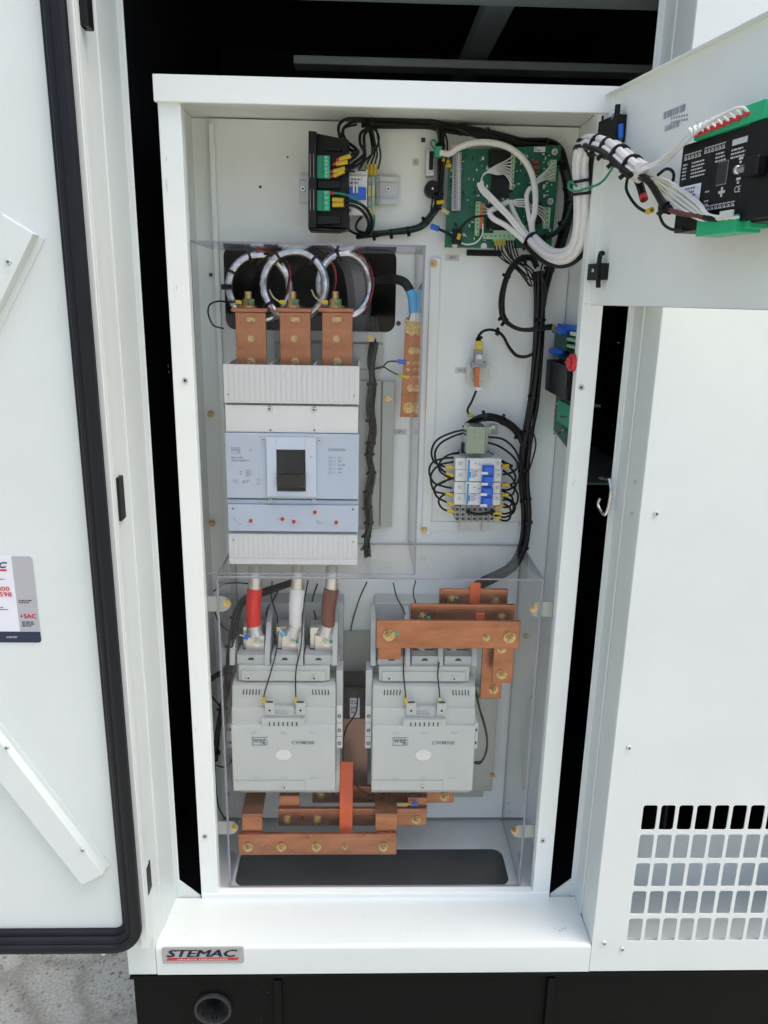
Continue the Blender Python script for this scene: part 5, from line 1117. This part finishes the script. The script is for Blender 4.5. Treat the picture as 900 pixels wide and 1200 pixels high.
# ================================================================== relay + modular breakers
dv = thing('din_rail', 'upright steel mounting rail carrying the blue toggled breakers', 'rail', at(556, 624, .185), 'steel mounting rails')
mb = MB('zinc'); mb.pbox(542, 500, 572, 623, .185, .1865); mb.pbox(541.5, 500, 546, 623, .178, .1795); mb.pbox(568, 500, 572.5, 623, .178, .1795); mb.build('rail', dv)
rl = thing('plug_in_relay', 'plug in relay with a translucent green case above the blue breakers', 'relay', at(557, 533, .14))
MB('relay').pbox(546.5, 500.5, 569, 532, .108, .150).build('case', rl, bevel=.0015); MB('galv').pbox(544, 500, 572, 534, .1505, .160).build('frame', rl, bevel=.001); MB('termgrey').pbox(540, 532, 576, 541, .135, .178).build('socket', rl, bevel=.001); MB('plastic_black').pbox(541, 519, 546, 531, .14, .15).build('clip', rl, bevel=.0008)
MB('inkwhite').ball(at(559.5, 510, .1078), .0012, None, (1, .3, 1), 6).build('test_dot', rl)
sq = thing('rail_clip', 'small grey screw clip right of the green relay', 'clip', at(579, 508, .18)); MB('galv').pbox(574, 498, 583, 508, .182, .1885).build('plate', sq, bevel=.0006); screw(sq, at(578, 500.5, .1819), (0, -1, 0), .0032)
mcbY = .112
Gm = 'blue toggled two pole breakers'
for k, (y0, y1, lb) in enumerate(((537, 564.5, 'upper white two pole breaker with blue toggle on the upright rail'), (565, 592, 'lower white two pole breaker with blue toggle on the upright rail'))):
    mc = thing('miniature_breaker', lb, 'circuit breaker', at(560, y1, .15), Gm); sh = -1.2 * k; hm = (y1 - y0) / 2
    for j in (0, 1):
        MB('breakerw').pbox(533.5 + sh, y0 + j * hm + .2, 587.5 + sh, y0 + (j + 1) * hm - .2, mcbY + .012, .176).build('pole', mc, bevel=.0008)
        MB('breakerw').pbox(547 + sh, y0 + j * hm + .2, 580 + sh, y0 + (j + 1) * hm - .2, mcbY, mcbY + .0118).build('front', mc, bevel=.0008)
        for px in (539.5, 584): 
            p = at(px + sh, y0 + (j + .5) * hm - 1, mcbY + .0118); mb = MB('zinc', 'inkfaint'); mb.cyl(p, p + V((0, -.0005, 0)), .0028, 12, 'inkfaint'); mb.cyl(p + V((0, -.0005, 0)), p + V((0, -.0009, 0)), .0020, 8, 'zinc'); mb.build('terminal_screw', mc)
        p = at(557 + sh, y0 + (j + .45) * hm, mcbY - .0002); MB('inkblack').cyl(p, p + V((0, -.0004, 0)), .0011, 6).build('pin_hole', mc)
    mb = MB('stripe', 'inkfaint'); mb.pbox(548 + sh, y0 + 1.8, 550.3 + sh, y1 - 1, mcbY - .0005, mcbY - .0001, 'stripe'); mb.pbox(549 + sh, y0 + hm + 2, 552 + sh, y0 + hm + 9, mcbY - .0006, mcbY - .0002, 'stripe'); mb.greek(at(553 + sh, y0 + hm + 2, mcbY - .0003), XD, ZD, .011, .003, 4, 'inkfaint'); mb.greek(at(561 + sh, y0 + 6, mcbY - .0003), XD, ZD, .005, .003, 2, 'inkfaint'); mb.build('printed_markings', mc)
    mb = MB('blue'); t0 = (546, 571)[k]; mb.pbox(565.5 + sh, t0, 578.8 + sh, t0 + 22.6, mcbY - .010, mcbY - .0002); mb.pbox(567.5 + sh, t0 + 1.5, 578 + sh, t0 + 9.5, mcbY - .015, mcbY - .0101); mb.pbox(567.5 + sh, t0 + 13, 578 + sh, t0 + 21, mcbY - .015, mcbY - .0101); mb.build('toggle', mc, bevel=.001)
    for yy in (t0 + 7.2, t0 + 20): MB('breakerw').pbox(564.3 + sh, yy, 572 + sh, yy + 2.9, mcbY - .0165, mcbY - .0152).build('toggle_notch', mc, bevel=.0004)
Gt = 'grey terminals under the blue breakers'
for i in range(7):
    xa = 533 + i * 6.7; tb = thing('rail_terminal', f'{("first", "second", "third", "fourth", "fifth", "sixth", "seventh")[i]} grey terminal from the left in the row under the blue toggled breakers', 'terminal', at(xa + 3, 614, .15), Gt)
    y0_ = 591 + (2 if i in (0,) else 0); MB('termgrey').pbox(xa, y0_, xa + 6.2, 612 - (3 if i == 0 else 0), .135, .176).build('body', tb, bevel=.0006)
    for yy in (597, 603, 608):
        p = at(xa + 3, yy, .1348); mb = MB('inkblack'); mb.box(p.x - .0024, p.x + .0024, p.y, p.y + .0004, p.z - .0022, p.z + .0022); mb.build('wire_entry', tb)
wire('grey busbar comb wire along the terminal row', path3([(546, 599, .13), (556, 602, .128), (566, 602, .128), (580, 599, .13)]), .0024, 'wire_black', G10)
G13 = 'black wires at the blue breakers'
LW = [('outer left loop', [(548, 503, .16), (530, 507, .155), (513, 515, .15), (506, 527, .145), (508, 540, .14), (518, 546, .135), (531, 548, .133)], 1),
      ('second left loop', [(548, 506, .16), (532, 511, .155), (517, 519, .15), (510, 530, .145), (512, 543, .14), (521, 553, .135), (531, 558, .133)], 1),
      ('third left loop', [(541, 536, .16), (522, 537, .15), (507, 542, .145), (503, 553, .14), (508, 565, .138), (520, 570, .135), (530, 572, .133)], 0),
      ('fourth left loop', [(533, 541, .15), (515, 545, .145), (505, 557, .14), (508, 574, .138), (518, 578, .135), (531, 580, .133)], 1),
      ('fifth left loop', [(533, 560, .14), (518, 565, .138), (509, 572, .137), (512, 582, .135), (522, 588, .133), (532, 592, .132)], 1),
      ('left cross lead', [(531, 558, .135), (520, 565, .135), (510, 570, .137), (509, 578, .137)], 0),
      ('outer right loop', [(570, 518, .16), (585, 523, .155), (598, 532, .15), (606, 542, .145), (605, 550, .14), (596, 555, .135), (589, 556, .133)], 0),
      ('second right loop', [(570, 528, .16), (582, 536, .155), (592, 542, .15), (600, 546, .145), (596, 546, .138), (588, 546, .133)], 1),
      ('third right loop', [(588, 541, .15), (598, 548, .145), (604, 558, .142), (602, 566, .138), (594, 568, .135), (588, 568, .133)], 1),
      ('fourth right loop', [(589, 551, .15), (600, 560, .145), (604, 570, .142), (600, 580, .138), (592, 580, .135), (587, 580, .133)], 1),
      ('fifth right loop', [(588, 575, .15), (598, 580, .145), (601, 588, .142), (596, 594, .138), (586, 594, .134), (580, 594, .133)], 1),
      ('sixth right loop', [(589, 582, .15), (600, 588, .145), (601, 598, .142), (593, 602, .138), (584, 601, .134), (579, 600, .133)], 1),
      ('lowest right loop', [(590, 590, .15), (598, 596, .146), (597, 608, .142), (590, 610, .138), (583, 607, .134), (578, 607, .133)], 1)]
LW += [('inner left loop', [(541, 530, .16), (526, 533, .152), (516, 541, .146), (515, 551, .14), (523, 558, .135), (531, 561, .133)], 0),
       ('lowest left loop', [(534, 577, .14), (520, 580, .138), (514, 588, .136), (520, 597, .134), (533, 600, .133)], 1),
       ('wide right loop', [(572, 512, .165), (590, 515, .158), (604, 528, .152), (610, 548, .148), (606, 566, .144), (596, 574, .137), (588, 574, .133)], 0),
       ('knotted right loop', [(590, 566, .14), (600, 570, .142), (607, 580, .145), (604, 592, .142), (596, 586, .138), (589, 586, .134)], 0),
       ('tail loop by the grey terminals', [(580, 604, .133), (592, 606, .138), (602, 600, .142), (603, 590, .145), (594, 584, .142)], 0)]
for nm, pts, y in LW: wire(f'black wire, {nm} at the blue toggled breakers', path3(pts), .0018, 'wire_black', G13, ends=((1, 'yellow', .013, .003),) if y else ())
# ================================================================== board on the right wall
rb = thing('wall_board', 'green relay board with blue plugs and a red knob on the right side wall', 'circuit board', (.29, .15, 1.16))
rx = .292
def wbox(px0, py0, px1, py1, X, dep, mt, nm, bv=.0008, par=None):
    a = atx(px0, py0, X); b = atx(px1, py1, X); z0_ = atx(px0, py1, X).z; a.y = max(a.y, .03); b.y = max(b.y, .03); b.z = z0_; return MB(mt).box(X, X + dep, min(a.y, b.y), max(a.y, b.y), min(a.z, b.z), max(a.z, b.z)).build(nm, par or rb, bevel=bv)
a = atx(644, 382, rx); b = atx(688, 505, rx); yb_ = atx(643, 500, rx).y; c1_ = atx(643, 497, rx); c2_ = atx(669, 519, rx)
mb = MB('pcb'); mb.prism([(rx, yb_, a.z), (rx, .03, a.z), (rx, .03, c2_.z - .02), (rx, yb_, c1_.z)], (.003, 0, 0)); mb.build('board', rb)
wbox(653, 379, 690, 384, rx - .012, .0115, 'blue', 'blue_plug'); wbox(647, 383, 656, 390, rx - .02, .0195, 'blue', 'blue_plug'); wbox(641, 421, 668, 458, rx - .024, .0235, 'plastic_black', 'relay_block'); wbox(650, 389, 662, 408, rx - .012, .0115, 'pcb2', 'dark_module')
MB('blue').ball(atx(653, 412, rx - .012), .0125, None, (1, 3.0, .55), 12).build('blue_plug', rb)
wbox(668, 388, 684, 393, rx - .010, .0095, 'breakerw', 'white_plug'); wbox(663, 395, 674, 399, rx - .010, .0095, 'connlt', 'terminal_strip'); wbox(664, 403, 678, 407, rx - .010, .0095, 'connlt', 'terminal_strip')
wbox(654, 468, 668, 494, rx - .0035, .003, 'conn', 'shield_plate'); wbox(667, 436, 672, 464, rx - .026, .0015, 'stripe', 'label_strip')
p = atx(668, 425, rx - .028); mb = MB('red'); mb.cyl(p, p + V((.02, 0, 0)), .0125, 18); mb.cyl(p + V((-.004, 0, 0)), p, .008, 12); mb.box(p.x - .006, p.x - .0041, p.y - .007, p.y + .007, p.z - .0015, p.z + .0015); mb.build('red_knob', rb, bevel=.0008)
for px, py in ((642, 484), (667, 489)): p = atx(px, py, rx - .001); MB('steel').cyl(p, p + V((-.014, 0, 0)), .0022, 8).build('standoff', rb)
mb = MB('tin', 'inkwhite', 'chip'); rr = random.Random(5)
for i in range(60):
    p = atx(rr.uniform(646, 680), rr.uniform(388, 512), rx - .0002); s_ = rr.uniform(.0006, .0016); mb.box(p.x - .0015, p.x, p.y - s_ * 2, p.y + s_ * 2, p.z - s_, p.z + s_, rr.choice(('tin', 'inkwhite', 'chip')))
mb.build('small_components', rb, kind='stuff')
for i in range(3):
    wire(('upper', 'middle', 'lower')[i] + ' yellow-sleeved lead into the blue plug on the right wall', [at(624, 384 + i * 1.5, .15), at(636, 383 + i * 1.2, .14), atx(650, 382 + i * 1.5, rx - .02)], .0013, 'wire_black', G10, ends=((1, 'yellow', .016, .0026),))

# ================================================================== controller on the flap
ct = thing('controller_module', 'black controller with green plugs mounted on the open flap door', 'controller', ftf(V((.33, .02, 1.47))))
O = .045
def cpart(name, mts, fn, par=ct, bevel=0): return fpart(name, mts, fn, par, bevel)
cpart('housing', ('plastic_black',), lambda mb: mb.box(.262, .50, .0005, O, 1.466, 1.549), bevel=.0015)
cpart('left_step', ('plastic_black',), lambda mb: mb.box(.246, .2618, .0005, .030, 1.470, 1.520), bevel=.0015)
cpart('end_block', ('plastic_black',), lambda mb: mb.box(.372, .50, O + .0002, O + .006, 1.468, 1.547), bevel=.001)
fc_ = cpart('label_face', ('plastic_black',), lambda mb: mb.box(.266, .370, O + .0002, O + .001, 1.481, 1.5415))
def pr1(mb):
    o = O + .0014; rr = random.Random(9); D = (1, 0, 0); U = (0, 0, 1)
    def dash(x, z, w_, h_): mb.add([(x, o, z), (x + w_, o, z), (x + w_, o, z + h_), (x, o, z + h_)], [(0, 1, 2, 3)], 'inkwhite')
    def lines(x, z, w_, n_, p=.0032):
        for k in range(n_):
            xx = 0; en = w_ * rr.uniform(.7, 1)
            while xx < en:
                l_ = rr.uniform(.0015, .005); dash(x + xx, z - k * p, min(l_, en - xx), .0014); xx += l_ + .0009
    def cells(x, z, n_, w_, h_):
        for k in range(n_):
            dash(x + k * w_, z, w_ * .82, .0009); dash(x + k * w_, z + h_, w_ * .82, .0009); dash(x + k * w_, z, .0007, h_); dash(x + k * w_ + w_ * .3, z + h_ * .3, w_ * .3, h_ * .4)
    cells(.270, 1.5335, 5, .0058, .0045); cells(.303, 1.5345, 6, .0055, .0045); dash(.345, 1.5345, .022, .005)
    lines(.269, 1.5285, .009, 5); lines(.284, 1.5285, .026, 5); lines(.322, 1.5305, .018, 3); lines(.345, 1.530, .022, 3)
    cells(.274, 1.4825, 14, .0062, .0035)
    for k, z in enumerate((1.521, 1.512, 1.504)): dash(.3575, z, .006, .0022 + .002 * (k % 2)); dash(.359, z - .003, .003, .002)
    dash(.333, 1.4955, .010, .0024); dash(.3365, 1.4925, .003, .0085); lines(.312, 1.4905, .008, 2)
    lines(.312, 1.499, .008, 1)
cpart('printed_markings', ('inkwhite',), pr1, fc_)
def pr2(mb):
    mb.box(.272, .304, O + .0014, O + .0017, 1.4885, 1.509, 'sticker')
    rr = random.Random(4)
    for k in range(5):
        x = .274; 
        while x < .293: l_ = rr.uniform(.0015, .004); mb.add([(x, O + .0019, 1.505 - k * .0034), (x + l_, O + .0019, 1.505 - k * .0034), (x + l_, O + .0019, 1.507 - k * .0034), (x, O + .0019, 1.507 - k * .0034)], [(0, 1, 2, 3)], 'ink'); x += l_ + .0008
wl_ = cpart('white_label', ('sticker', 'ink'), pr2, fc_)
mb = MB('inkwhite', tf=ftf); mb.text('CE', (.3605, O + .0016, 1.4965), (1, 0, 0), (0, 0, 1), .0055, 'inkwhite', .0085, fat=.01); mb.text('CE', (.299, O + .0022, 1.505), (1, 0, 0), (0, 0, 1), .004, 'inkwhite', .006); mb.build('ce_mark', fc_)
cpart('socket', ('inkblack', 'beam'), lambda mb: (mb.box(.328, .343, O + .0012, O + .0016, 1.503, 1.5235, 'beam'), mb.box(.3287, .3424, O + .0017, O + .002, 1.5037, 1.5228, 'inkblack')), fc_)
cpart('clamp_screw', ('steel',), lambda mb: (mb.cyl((.372, O + .012, 1.510), (.392, O + .012, 1.510), .0032, 10), mb.ball((.373, O + .012, 1.510), .0042, None, (1, 1, 1), 10)))
cpart('clamp_recess', ('plastic_black',), lambda mb: mb.box(.386, .404, O + .006, O + .016, 1.502, 1.518), bevel=.002)
def gtop(mb):
    mb.box(.286, .362, .026, O + .004, 1.5485, 1.556); mb.box(.360, .392, .026, O + .007, 1.5478, 1.563)
cpart('green_plug', ('conn2',), gtop, bevel=.0008)
cpart('green_plug', ('conn2',), lambda mb: (mb.box(.316, .376, .028, O + .009, 1.459, 1.474), mb.box(.372, .384, .028, O + .002, 1.462, 1.475)), bevel=.0008)
for i in range(9):
    cpart('red_ferrule', ('red',), lambda mb: mb.cyl((.297 + i * .0095, O + .0042, 1.5525 + i * .0004), (.292 + i * .0095, O + .010, 1.5520 + i * .0004), .0021, 7))
Gc = 'white wires plugged into the controller'
end = fl(751, 202, .034)
for i in range(9):
    f = i / 8; st = V((end.x - .004 + .002 * math.sin(i * 2), .034 + .004 * math.cos(i * 2), end.z + .004 * math.sin(i * 3)))
    pr_ = V((.297 + i * .0093, O + .0065, 1.5525 + i * .0004))
    pts = [st, fl(768 + f * 2, 195 - f * 6, .036 + .004 * math.cos(i * 3)), fl(783 + f * 4, 188 - f * 11, .044 + .005 * math.sin(i * 2)), fl(797 + f * 11, 174 - f * 19, .052), fl(811 + f * 24, 159 - f * 18, .060)]
    pts += [V((pr_.x - .006, O + .013, pr_.z + .0055)), pr_]
    wire(f'{ORD[i]} white wire from the left fanning up to the controller\'s top green plug', [ftf(p) for p in pts], .0013, 'wire_white', Gc + ', upper fan')
for i in range(9):
    f = i / 8; st = V((end.x - .004 + .002 * math.sin(i * 2), .031 + .004 * math.cos(i * 2), end.z - .003 + .004 * math.sin(i * 3)))
    k = (i * 5) % 9 / 8
    pts = [st, fl(769 + f * 6, 219 - f * 10, .036 + .004 * math.cos(i * 3)), fl(784 + f * 14, 236 - f * 15, .044 + .004 * k), fl(802 + f * 18, 249 - f * 11, .052 + .004 * k), fl(819 + f * 13, 257 - f * 5, O + .013), fl(832 + i * 4.2, 258 + k - f * 4, O + .010)]
    wire(f'{ORD[i]} thin {"yellow" if i in (2, 6) else "white"} wire fanning down to the controller\'s bottom green plug', [ftf(p) for p in pts], .0013, 'paleyellow' if i in (2, 6) else 'wire_white', Gc + ', lower fan')
bl = thing('black_cable', 'black sheathed cable under the white bundle ending in a brown lead', 'cable', F(745, 205, .03))
MB('wire_black').tube([F(729, 199, .026), F(745, 205, .03), F(760, 212, .036), F(770, 226, .042), F(778, 240, .046), F(785, 247, .048)], .0042, 10).build('sheath', bl)
MB('wire_brown').tube([F(784, 246, .048), F(797, 250, .052), F(812, 252, .056), F(826, 255, .058)], .0026, 8).build('core', bl); MB('wire_black').tube([F(826, 255, .058), F(832, 256, .058), F(840, 256, .056)], .0028, 8).build('sleeve', bl); tie(bl, F(781, 243, .047), F(785, 247, .048) - F(778, 240, .046), .006)
mb = MB('paper', tf=ftf); a = fl(843, 252, O + .014); mb.box(a.x, a.x + .018, O + .012, O + .014, a.z - .003, a.z + .003); tag(mb.build('wire_marker', None), 'clear marker sleeve lying over the bottom green plug', 'marker')
Gb = 'black wire loops hanging off the flap bundle'
wire('black loop with a yellow marker below the white bundle', [F(735, 210, .028), F(734, 222, .03), F(740, 234, .03), F(748, 243, .032), F(758, 248, .034), F(764, 246, .034)], .0018, 'wire_black', Gb, ends=((1, 'yellow', .008, .0034),))
wire('black loop hanging lowest under the controller', [F(773, 240, .044), F(773, 252, .046), F(778, 263, .048), F(788, 269, .050), F(800, 268, .05)], .0016, 'wire_black', Gb)
wire('black loop behind the white bundle left of the controller', [F(771, 205, .012), F(781, 198, .012), F(789, 202, .012), F(788, 213, .012), F(780, 216, .012)], .0018, 'wire_black', Gb)
wire('black plug lead with a red tip below the bundle', [F(746, 209, .026), F(750, 218, .024), F(753, 228, .024), F(755, 234, .024)], .0046, 'wire_black', Gb, ends=((1, 'red', .006, .0048),))
